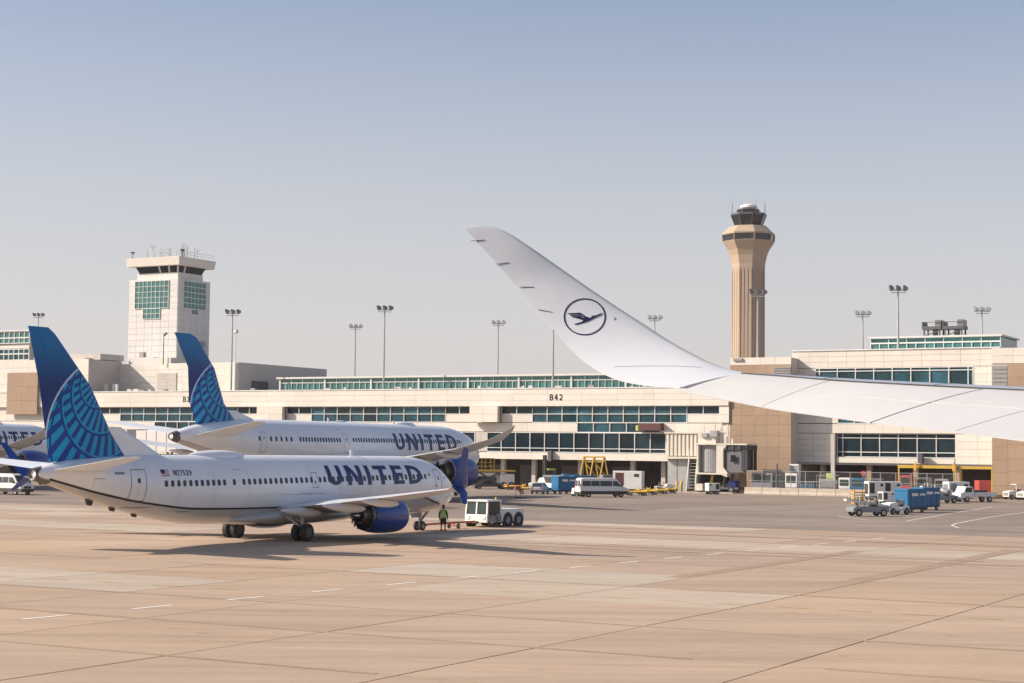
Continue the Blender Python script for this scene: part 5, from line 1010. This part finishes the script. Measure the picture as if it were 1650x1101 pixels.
# warning stand
ws = put('warning_stand', 'red and white stand behind the pushback tractor', 'stand', (836, 803), 0)
MB().cyl((-.35, 0, 0), (-.35, 0, 1.5), .035, n=6).cyl((.2, 0, 0), (.2, 0, 1.5), .035, n=6).build('post', 'vred', ws); MB().box(-.4, .25, -.04, .04, 1.0, 1.5).build('panel', 'vred', ws); MB().box(-.5, .9, -.3, .3, 0, .12).build('base', 'chassis', ws); MB().box(.1, .7, -.04, .04, .55, .7).build('arm', 'vred', ws)

def person(label, px, hd):
    t = put('person', label, 'person', px, hd)
    V = [(0, 0, .95), (0, 0, 1.12), (0, 0, 1.32), (0, 0, 1.47), (0.01, 0, 1.56), (.02, 0, 1.68), (.02, 0, 1.80),
         (0, .19, 1.43), (-.02, .28, 1.16), (.04, .30, .92), (.07, .30, .80), (0, -.19, 1.43), (-.02, -.28, 1.16), (.04, -.30, .92), (.07, -.30, .80),
         (0, .10, .90), (.01, .13, .50), (-.02, .14, .10), (.14, .15, .04), (0, -.10, .90), (.02, -.13, .50), (0, -.14, .10), (.16, -.15, .04)]
    Ed = [(0, 1), (1, 2), (2, 3), (3, 4), (4, 5), (5, 6), (3, 7), (7, 8), (8, 9), (9, 10), (3, 11), (11, 12), (12, 13), (13, 14), (0, 15), (15, 16), (16, 17), (17, 18), (0, 19), (19, 20), (20, 21), (21, 22)]
    Rd = [.155, .15, .17, .12, .06, .095, .085, .075, .055, .042, .04, .075, .055, .042, .04, .10, .068, .045, .045, .10, .068, .045, .045]
    me = bpy.data.meshes.new('body'); me.from_pydata(V, Ed, []); o = bpy.data.objects.new('body', me); COL.objects.link(o); o.parent = t; me.materials.append(M['skin'])
    sk = o.modifiers.new('skin', 'SKIN'); o.modifiers.new('sub', 'SUBSURF').levels = 1; o.modifiers['sub'].render_levels = 2
    for i, r_ in enumerate(Rd): me.skin_vertices[0].data[i].radius = (r_, r_ * (.78 if i < 4 else 1))
    me.skin_vertices[0].data[0].use_root = True
    def tube_(name, rings, mat): return MB().loft([[(cx + rx * math.cos(a), cy + ry * math.sin(a), z) for a in [2 * math.pi * i / 16 for i in range(16)]] for cx, cy, z, rx, ry in rings]).build(name, mat, t, smooth=60)
    v_ = tube_('vest', [(0, 0, .90, .165, .20), (0, 0, 1.1, .165, .20), (0, 0, 1.3, .175, .225), (0, 0, 1.44, .15, .22), (0, 0, 1.51, .09, .10)], 'vest')
    MB().lathe([(1.08, .0), (1.08, .215), (1.14, .215), (1.14, 0)], (0, 0, 0), (0, 0, 1), 16).build('reflective_band', 'tape', v_).scale = (.80, 1, 1)
    for s in (-1, 1):
        MB().cyl((0, s * .18, 1.45), (-.02, s * .28, 1.18), .085, .07, 10).cyl((-.02, s * .28, 1.18), (.04, s * .30, .95), .065, .055, 10).build('sleeve', 'cloth', t, smooth=60)
        MB().cyl((0, s * .10, .95), (.012, s * .13, .44), .125, .105, 12).build('shorts_leg', 'cloth', t, smooth=60); MB().box(-.10, .19, s * .145 - .055, s * .145 + .055, 0, .10).build('shoe', 'black', t, bevel=.03)
        hnd = MB()
        for k, (dx, ln) in enumerate(((-.035, .075), (-.012, .09), (.012, .085), (.034, .07))): hnd.tube([(.07 + dx, s * .30, .80), (.075 + dx, s * .298, .80 - ln * .6), (.085 + dx, s * .285, .80 - ln)], .010, 6)
        hnd.tube([(.10, s * .295, .82), (.125, s * .28, .78), (.125, s * .27, .75)], .011, 6); hnd.build('fingers', 'skin', t)
    tube_('hips', [(0, 0, .86, .14, .19), (0, 0, .95, .155, .185), (0, 0, 1.02, .15, .18)], 'cloth'); tube_('hair', [(.0, 0, 1.66, .09, .085), (-.005, 0, 1.74, .115, .105), (.0, 0, 1.82, .11, .1), (.01, 0, 1.875, .06, .05)], 'cloth')
    for s in (-1, 1): MB().box(.015, .045, s * .095 - .012, s * .095 + .012, 1.66, 1.73).build('ear', 'skin', t, bevel=.008)
    MB().prism([(.10, 1.66), (.14, 1.67), (.105, 1.73)], -.015, .015).build('nose', 'skin', t); MB().box(.10, .118, -.03, .03, 1.615, 1.628).build('mouth', 'maroon', t)
    for s in (-1, 1): MB().box(.095, .116, s * .035 - .012, s * .035 + .012, 1.735, 1.75).build('eye', 'black', t)
    t.scale = (1.02, 1.02, 1.02); return t
person('person in green hi-vis vest and dark shorts walking beside the nose gear', (714, 855.5), 78)

def container(label, px, hd, mat='vblue', L=3.2, group='blue baggage containers'):
    t = put('baggage_container', label, 'container', px, hd, group); h = L / 2
    MB().box(-h, h, -.8, .8, .5, 2.25).build('box', mat, t, bevel=.03); MB().prism([(-h - .05, 2.25), (h + .05, 2.25), (h - .1, 2.42), (-h + .1, 2.42)], -.85, .85).build('roof', mat, t)
    for s in (-1, 1):
        for k in (-1, 0, 1): MB().box(k * L * .31 - .04, k * L * .31 + .04, s * .81 - .02, s * .81 + .02, .55, 2.2).build('post', mat, t)
        MB().box(-h * .9, -h * .3, s * .825 - .008, s * .825 + .008, 1.75, 1.95).box(-h * .1, h * .55, s * .825 - .008, s * .825 + .008, 1.7, 2.0).build('sign', 'lamp_glass', t)
    MB().box(-h, h, -.75, .75, .34, .5).build('frame', 'chassis', t); MB().bar((h, 0, .4), (h + .9, 0, .35), .08).build('draw_bar', 'chassis', t); wheels(t, (-h + .5, h - .5), (-.65, .65), .24, .16); return t
def tug(label, px, hd, mat='vwhite', group='baggage tugs', cab=False):
    t = put('baggage_tug', label, 'tug', px, hd, group)
    MB().prism([(.15, .35), (.15, 1.15), (.45, 1.22), (1.3, 1.08), (1.45, .95), (1.45, .35)], -.62, .62).build('hood', mat, t, bevel=.05)
    MB().prism([(-1.4, .35), (-1.4, .85), (-.65, .88), (-.5, .62), (.15, .62), (.15, .35)], -.65, .65).build('chassis', mat, t, bevel=.04); MB().box(-.75, -.25, -.5, .5, .86, 1.0).box(-.85, -.72, -.5, .5, .9, 1.4).build('seat', 'chassis', t, bevel=.04)
    MB().bar((.15, .2, 1.1), (-.12, .2, 1.35), .04).lathe([(0, .17), (.03, .19), (.06, .17)], (-.12, .2, 1.33), (-.5, 0, .8), 12).build('steering_wheel', 'black', t); g = MB()
    for k in range(5): g.box(1.44, 1.47, -.42 + k * .19, -.32 + k * .19, .5, .95)
    g.build('grille', 'chassis', t)
    if cab:
        m = MB()
        for x in (-.9, .1): 
            for y in (-.58, .58): m.bar((x, y, .85), (x, y, 2.0), .07)
        m.box(-1.0, .2, -.65, .65, 2.0, 2.08).build('canopy_frame', mat, t)
    wheels(t, (-1.0, .95), (-.6, .6), .33, .24, 'vgrey'); return t
def loader(label, px, hd, mat='vwhite', beltc='chassis', tilt=8, group='belt loaders', L=6.5):
    t = put('belt_loader', label, 'belt loader', px, hd, group); h = L / 2; k = math.tan(R(tilt))
    MB().prism([(-1.9, .4), (-1.9, .95), (1.6, .95), (1.9, .75), (1.9, .4)], -.8, .8).build('chassis', 'vgrey', t, bevel=.05); z = lambda x: 1.05 + (x + h * .2) * k
    MB().prism([(-h, z(-h)), (h, z(h)), (h, z(h) + .22), (-h, z(-h) + .22)], -.45, .15).build('conveyor', mat, t, bevel=.03); MB().prism([(-h + .1, z(-h) + .23), (h - .1, z(h) + .2), (h - .1, z(h) + .27), (-h + .1, z(-h) + .27)], -.38, .08).build('belt', beltc, t)
    m = MB()
    for y in (-.5, .2):
        m.bar((-h * .5, y, z(-h * .5) + .75), (h * .75, y, z(h * .75) + .75), .05)
        for x in (-h * .5, 0, h * .4, h * .75): m.bar((x, y, z(x) + .2), (x, y, z(x) + .75), .05)
    m.build('guard_rail', mat, t); MB().box(-.6, .1, .35, .8, .95, 1.15).box(-.7, -.58, .35, .8, 1.1, 1.6).build('seat', 'chassis', t, bevel=.03); MB().bar((.7, .55, .9), (.45, .55, 1.4), .05).build('steering_column', 'chassis', t)
    for x in (-.9, .9): MB().bar((x, -.15, .9), (x + .25, -.15, z(x + .25)), .1).build('lift_arm', 'dark_steel', t)
    MB().lathe([(-.34, .1), (-.3, .17), (.3, .17), (.34, .1)], (-h, -.15, z(-h) + .11), (0, 1, 0), 12).build('roller', mat, t); wheels(t, (-1.3, 1.3), (-.72, .72), .36, .24, 'steel'); return t
def unitbox(name, label, cat, px, hd, L=2.6, H=1.7, mat='vwhite', panel='chassis', group=None, W_=1.6):
    t = put(name, label, cat, px, hd, group); h = L / 2; w2 = W_ / 2
    MB().box(-h, h, -w2, w2, .5, .5 + H).build('housing', mat, t, bevel=.06); MB().box(-h + .15, h - .15, -w2 + .1, w2 - .1, .3, .5).build('frame', 'chassis', t)
    for s in (-1, 1):
        MB().box(h * .25, h * .85, s * w2 - .012, s * w2 + .012, .5 + H * .2, .5 + H * .9).build('access_panel', panel, t)
        MB().box(-h * .8, -h * .45, s * w2 - .012, s * w2 + .012, .5 + H * .68, .5 + H * .85).build('gauge_panel', 'chassis', t)
    MB().box(h - .01, h + .015, -w2 * .8, w2 * .8, .5 + H * .15, .5 + H * .85).build('end_grille', panel, t); MB().bar((-h, 0, .4), (-h - .9, 0, .35), .07).build('draw_bar', 'chassis', t); wheels(t, (-h * .6, h * .6), (-w2 + .12, w2 - .12), .28, .18); return t
def dolly(label, px, hd, mat='vyellow', group='yellow dollies'):
    t = put('cargo_dolly', label, 'dolly', px, hd, group); MB().box(-1.5, 1.5, -.8, .8, .42, .55).build('deck', mat, t)
    m = MB()
    for x in (-1.4, 1.4): m.bar((x, -.8, .75), (x, .8, .75), .09).bar((x, -.75, .5), (x, -.75, 1.0), .08).bar((x, .75, .5), (x, .75, 1.0), .08)
    m.build('end_rail', mat, t); m = MB()
    for k in range(7): m.cyl((-1.2 + k * .4, -.7, .6), (-1.2 + k * .4, .7, .6), .06, n=8)
    m.build('rollers', mat, t); MB().bar((1.5, 0, .4), (2.4, 0, .3), .07).build('draw_bar', mat, t); wheels(t, (-1.0, 1.0), (-.62, .62), .2, .14); return t

# ---- right hand group
loader('belt loader with grey chassis at the front of the right vehicle group', (1398, 832), 196, L=4.6)
tug('white baggage tug with grille coupled to the blue containers', (1442, 829), 215)
container('blue baggage container cart directly behind the white tug', (1467, 826), 222); container('blue baggage container cart at the end of the train', (1491, 822), 222)
unitbox('ground_power_unit', 'white ground power unit behind belt loader, left of two', 'power unit', (1409, 806), 190, 2.2, 1.9, group='white ground power units'); unitbox('ground_power_unit', 'white ground power unit with dark grille, right of two', 'power unit', (1435, 806), 190, 2.4, 1.9, group='white ground power units')
rk = put('equipment_rack', 'orange yellow slatted rack standing alone left of belt loader', 'rack', (1383, 813), 10)
for k in range(5): MB().box(-.7, .7, -.45, .45, .12 + k * .3, .28 + k * .3).build('slat', 'vorange', rk)
m = MB()
for x in (-.65, .65):
    for y in (-.4, .4): m.bar((x, y, 0), (x, y, 1.75), .09)
m.build('post', 'vorange', rk)
loader('white belt loader with dark raised conveyor right of blue containers', (1517, 811), 200, tilt=14, L=5.6)
unitbox('air_start_unit', 'white and grey air start unit beside the raised belt loader', 'air unit', (1541, 808), 195, 3.0, 2.0, 'vwhite', 'vgrey')
fb = put('flatbed_truck', 'white flatbed service truck right of the raised belt loader', 'truck', (1570, 809), 200)
MB().prism([(.6, .5), (.6, 1.15), (.9, 1.95), (1.9, 1.95), (2.25, 1.25), (2.7, 1.1), (2.75, .5)], -.95, .95).build('cab', 'vwhite', fb, bevel=.06); MB().box(-2.7, .55, -.95, .95, .7, .9).box(-2.7, .55, -.95, -.88, .9, 1.25).box(-2.7, .55, .88, .95, .9, 1.25).build('bed', 'vwhite', fb); MB().box(-1.6, .3, -.6, .6, .9, 1.5).build('load', 'chassis', fb, bevel=.1)
for s in (-1, 1): MB().box(1.0, 1.95, s * .955 - .01, s * .955 + .01, 1.25, 1.8).build('side_window', 'vglass', fb)
wheels(fb, (-1.7, 1.7), (-.82, .82), .4, .26)
unitbox('curtain_cart', 'cart with red curtain sides and white roof', 'cart', (1590, 802), 190, 3.0, 1.9, 'vred', 'vred'); 
bt = put('box_truck', 'white box truck behind the tug at the right edge', 'truck', (1616, 800), 200)
MB().box(-2.6, 1.0, -1.1, 1.1, .8, 2.9).build('cargo_box', 'vwhite', bt, bevel=.04); MB().prism([(1.1, .5), (1.1, 2.2), (2.0, 2.2), (2.5, 1.4), (2.8, 1.2), (2.8, .5)], -1, 1).build('cab', 'vwhite', bt, bevel=.06); MB().add([(2.05, -.85, 2.1), (2.05, .85, 2.1), (2.48, .9, 1.42), (2.48, -.9, 1.42)], [(0, 1, 2, 3)]).build('windscreen', 'vglass', bt, loc=(.03, 0, .02)); wheels(bt, (-1.6, 1.9), (-.9, .9), .42, .28)
for s in (-1, 1): MB().box(-2.0, .6, s * 1.11 - .01, s * 1.11 + .01, 1.9, 2.5).build('side_stripe', 'vgrey', bt)
tug('white baggage tug at the right edge in front of box truck', (1634, 805), 205, cab=True); tug('white tug half cut off by the right picture edge', (1655, 806), 215)
dolly('yellow dolly behind the box truck at the right edge', (1640, 796), 185)
unitbox('power_cart', 'small cream power cart between belt loader and container train', 'cart', (1428, 815), 200, 1.6, 1.1, 'vwhite', 'chassis', W_=1.2)
# ---- yellow height gauges by the undercroft
def gauge(xa, xb, ytop, ybase, label, thick):
    U_ = 238.5; a, b = vf(xa, 770, U_), vf(xb, 770, U_); t = thing('height_gauge', label, 'height gauge', W(a, U_), -TH, 'yellow height gauges'); h = zf((xa + xb) / 2, ytop, U_)
    MB().box(0, b - a, -.15, .15, h - thick, h).build('beam', 'vyellow', t)
    for x in (.12, b - a - .12): MB().box(x - .10, x + .10, -.10, .10, 0, h - thick).build('post', 'vyellow', t)
gauge(1447, 1541, 750, 790, 'wide yellow height gauge over the service road', .42); gauge(1546, 1600, 752, 790, 'narrow yellow height gauge before the dark dock opening', .36)
for x, lab in ((1475, 'short orange signal on post at the wide height gauge'), (1537, 'orange signal at the right end of the wide gauge')):
    t = thing('traffic_signal', lab, 'traffic signal', W(vf(x, 770, 237.9), 237.9), -TH, 'amber signals'); MB().cyl((0, 0, 0), (0, 0, 4.9), .08, n=8).build('post', 'steel', t); MB().box(-.18, .18, -.15, .15, 3.7, 4.7).build('signal_head', 'vorange', t)
# ---- things parked behind the fence
def behind(xa, xb, ytop, mat, name, label, cat, fn=0, U_=238.0):
    a, b = vf(xa, 785, U_), vf(xb, 785, U_); h = zf((xa + xb) / 2, ytop, U_); t = thing(name, label, cat, W((a + b) / 2, U_), -TH); q = (b - a) / 2
    if fn == 0:
        MB().box(-q, q, -.8, .8, .45, h).build('body', mat, t, bevel=.05); MB().box(-q * .8, q * .8, -.82, -.8, h * .55, h * .9).build('window', 'vglass', t); wheels(t, (-q * .6, q * .6), (-.7, .7), .35, .2)
    else:
        m = MB()
        for k in range(9): m.bar((-q + 2 * q * k / 8, -.8, .4), (-q + 2 * q * k / 8, -.8, h), .05)
        for z in (.45, h * .5, h): m.bar((-q, -.8, z), (q, -.8, z), .06).bar((-q, .8, z), (q, .8, z), .06)
        m.build('cage', 'steel', t); MB().box(-q, q, -.8, .8, .35, .45).build('deck', mat, t); MB().box(-q * .9, q * .9, -.5, .7, .46, h * .8).build('load', mat, t, bevel=.15); wheels(t, (-q * .6, q * .6), (-.6, .6), .22, .15)
behind(1214, 1248, 762, 'vgrey', 'service_truck', 'grey service truck behind the fence in bridge shadow', 'truck'); behind(1251, 1266, 764, 'chassis', 'utility_cart', 'black utility cart behind the fence near its dark post', 'cart'); behind(1268, 1287, 763, 'vwhite', 'utility_cart', 'pale utility cart behind fence beside the wall corner', 'cart')
behind(1290, 1314, 776, 'vblue', 'covered_cart', 'low blue covered cart behind the fence', 'cart', 1); behind(1319, 1349, 766, 'steel', 'cage_cart', 'grey cage cart behind the fence', 'cart', 1); behind(1354, 1372, 770, 'vwhite', 'pickup_truck', 'white pickup behind the fence left of blue truck', 'pickup')
behind(1374, 1394, 771, 'vblue', 'service_truck', 'dark blue truck behind the fence behind the orange rack', 'truck'); behind(1452, 1470, 766, 'vred', 'fuel_cart', 'red cart behind the fence above the blue containers', 'cart')
sg = thing('safety_sign', 'small yellow green square sign on the column behind fence', 'sign', W(vf(1336, 763, 239.3), 239.3), -TH); MB().cyl((0, .05, 0), (0, .05, 3.2), .06, n=6).build('post', 'steel', sg); MB().box(-.45, .45, -.03, .0, 2.2, 3.1).build('panel', 'vgreen', sg)
sg = thing('stop_sign', 'red octagonal stop sign behind the fence', 'sign', W(vf(1391, 760, 239.3), 239.3), -TH); MB().cyl((0, .05, 0), (0, .05, 3.2), .05, n=6).build('post', 'steel', sg); MB().lathe([(0, .001), (0, .36), (.03, .36), (.03, .001)], (0, -.02, 3.2), (0, 1, 0), 8, ph=R(22.5)).build('panel', 'vred', sg)
ac = thing('cooling_unit', 'white louvred cooling unit on the tan wall corner', 'air conditioner', W(vf(1281, 755, 242.5), 242.6), -TH); zz0, zz1 = zf(1281, 768, 242.5), zf(1281, 748, 242.5); MB().box(-.7, .7, -.5, .5, zz0, zz1).build('housing', 'vwhite', ac, bevel=.04)
for k in range(6): MB().box(-.55, .55, -.54, -.5, zz0 + .2 + k * .25, zz0 + .32 + k * .25).build('slat', 'vgrey', ac)
MB().bar((-.6, 0, 0), (-.6, 0, zz0), .08).bar((.6, 0, 0), (.6, 0, zz0), .08).build('leg', 'steel', ac)
# ---- middle group
container('blue baggage container left of the pale van', (908, 796), 215, L=3.0); container('blue baggage container partly hidden behind the pale van', (940, 794), 200, L=3.6)
fl = put('flatbed_loader', 'white flatbed loader parked left of the blue containers', 'loader', (891, 792), 140); MB().prism([(-2.4, .5), (-2.4, 1.0), (.6, 1.2), (1.0, 2.0), (1.9, 1.9), (2.4, .95), (2.4, .5)], -.9, .9).build('body', 'vwhite', fl, bevel=.07); MB().box(-2.4, 1.2, -.9, .9, 2.05, 2.35).build('deck', 'vgrey', fl); MB().bar((-2.2, 0, 1), (-2.2, 0, 2.05), .2).build('deck_post', 'vgrey', fl); wheels(fl, (-1.6, 1.5), (-.8, .8), .4, .26)
sl_ = put('lift_truck', 'green and white lift truck with mast under the concourse', 'lift truck', (884, 789.5), 200); MB().box(-1.0, 1.0, -.8, .8, .5, 1.6).build('body', 'vgrey', sl_, bevel=.06); MB().box(-.9, .3, -.75, .75, 1.6, 3.2).build('cab', 'vgreen', sl_, bevel=.06); MB().box(.5, .8, -.5, -.2, 1, 5.2).box(.5, .8, .2, .5, 1, 5.2).build('mast', 'chassis', sl_); MB().box(-.85, .32, -.77, .77, 2.2, 2.95).build('window', 'vglass', sl_); wheels(sl_, (-.7, .7), (-.7, .7), .4, .26)
af = put('trestle', 'tall yellow A-frame trestle standing under the concourse edge', 'trestle', (957, 791), -25); m = MB(); hh = 5.0
for x in (-1.6, 0, 1.6):
    for y in (-1, 1): af_ = MB().bar((x + .7 * y, y * .9, 0), (x, y * .15, hh), .17).build('leg', 'vyellow', af)
MB().bar((-1.7, 0, hh), (1.7, 0, hh), .24).bar((-1.5, 0, hh - .7), (1.5, 0, hh - .7), .15).build('beam', 'vyellow', af)
for a, b in ((-1.6, 0), (0, 1.6)): MB().bar((a, .3, hh - .8), (b, .5, hh * .45), .13).build('brace', 'vyellow', af)
unitbox('cabin_service_cart', 'white box cart with dark maroon open side right of the van', 'cart', (1013, 794), 165, 4.2, 2.6, 'vwhite', 'maroon', W_=2.0)
dolly('yellow dolly just right of the pale van', (1026, 799), 195); dolly('yellow dolly second from the pale van', (1043, 797.5), 195); dolly('yellow dolly third from the pale van', (1060, 796), 195); dolly('yellow dolly nearest the bollards', (1074, 794.5), 195)
tug('white baggage tug parked behind the yellow dollies', (1071, 793), 10); tug('white tug parked under the jet bridge cab', (1165, 792), 20)
for x, lab in ((1090.5, 'yellow steel bollard, left of the pair by jet bridge'), (1098, 'yellow steel bollard, right of the pair by jet bridge')): p = gnd(x, 793); tag(MB().lathe([(0, .001), (0, .17), (1.55, .17), (1.65, .1), (1.67, .001)], (0, 0, 0), (0, 0, 1), 12).build('bollard', 'vyellow', loc=(p.x, p.y, 0), smooth=40), lab, 'bollard', 'yellow bollards')
cn = put('waste_cart', 'small white and red waste cart touching the van rear', 'cart', (929, 800), 200); MB().box(-.6, .6, -.45, .45, .3, 1.1, top=(-.5, .5, -.35, .35)).build('hopper', 'vwhite', cn, bevel=.05); MB().box(-.62, .2, -.47, .47, .3, .45).build('frame', 'vred', cn); wheels(cn, (-.4, .4), (-.4, .4), .16, .1)
# scissor loader at the widebody nose
sc = put('scissor_loader', 'white scissor cargo loader with yellow railed platform under the concourse', 'loader', (793, 788), 12); m = MB()
for y in (-1.1, 1.1):
    for a, b in (((-2.4, .6), (1.0, 2.6)), ((-2.4, 2.6), (1.0, .6))): m.bar((a[0], y, a[1]), (b[0], y, b[1]), .2, .26)
m.build('scissor_arm', 'dark_steel', sc); MB().box(-2.8, 3.2, -1.3, 1.3, .35, .62).build('base_frame', 'chassis', sc); MB().box(-2.8, 3.3, -1.4, 1.4, 2.6, 2.85).build('platform', 'vyellow', sc); MB().box(1.0, 3.2, -1.3, 1.3, .62, 2.3).build('engine_housing', 'vwhite', sc, bevel=.15); MB().box(-2.6, .6, -1.0, 1.0, 1.9, 2.5).build('deck_frame', 'vwhite', sc, bevel=.1)
m = MB()
for x in (-2.7, -1.35, 0): m.bar((x, -1.35, 2.85), (x, -1.35, 4.6), .07).bar((x, 1.35, 2.85), (x, 1.35, 4.6), .07)
for z in (3.4, 4.0, 4.6):
    for y in (-1.35, 1.35): m.bar((-2.7, y, z), (0, y, z), .07)
m.build('guard_rail', 'vyellow', sc); wheels(sc, (1.5, 2.7), (-1.2, 1.2), .55, .35); wheels(sc, (-2.2,), (-1.1, 1.1), .35, .3)
dolly('low orange deck dolly right of the scissor loader', (830, 789.5), 15, 'vorange', group=None)
tug('small white tug behind the front airplane tail, below widebody tailplane', (300, 781), 20)

# ---- more ground equipment seen small in the photograph
behind(1398, 1420, 772, 'steel', 'cage_cart', 'grey cage cart behind the fence above the white power units', 'cart', 1); behind(1478, 1500, 770, 'vgrey', 'service_truck', 'grey service truck in the dock behind the height gauge', 'truck', 0, 241.0); behind(1508, 1526, 772, 'vwhite', 'utility_cart', 'white utility cart in the dock right of the grey truck', 'cart', 0, 241.0)
container('pale grey covered baggage cart under the concourse beside the trestle', (984, 792), 15, 'vgrey', 3.0, None); container('blue baggage container right behind the white flatbed loader', (918, 790), 20, 'vblue', 2.6)
dolly('yellow dolly empty between scissor loader and small grey car', (850, 793), 15); tug('white baggage tug facing the lift truck left of trestle', (868, 790), 160)
unitbox('ground_power_unit', 'white ground power unit under the jet bridge stair', 'power unit', (1148, 797), 20, 1.8, 1.1, group='white ground power units', W_=1.2)
unitbox('power_cart', 'small blue cart under the jet bridge canopy', 'cart', (1183, 795), 60, 1.6, 1.3, 'letter_blue', 'vgrey', W_=1.2)
# ================================================================== haze
HZ = bpy.data.materials.new('haze_air'); HZ.use_nodes = True; t = HZ.node_tree; t.nodes.remove(t.nodes['Principled BSDF'])
pv = t.nodes.new('ShaderNodeVolumePrincipled'); pv.inputs['Color'].default_value = (0.97, 0.88, 0.86, 1); pv.inputs['Density'].default_value = 0.00009; pv.inputs['Anisotropy'].default_value = 0.2
t.links.new(pv.outputs[0], t.nodes['Material Output'].inputs['Volume'])
M['haze'] = HZ
tag(MB().box(-7000, 7000, -500, 11000, -1.5, 112).build('haze', 'haze'), kind='stuff')
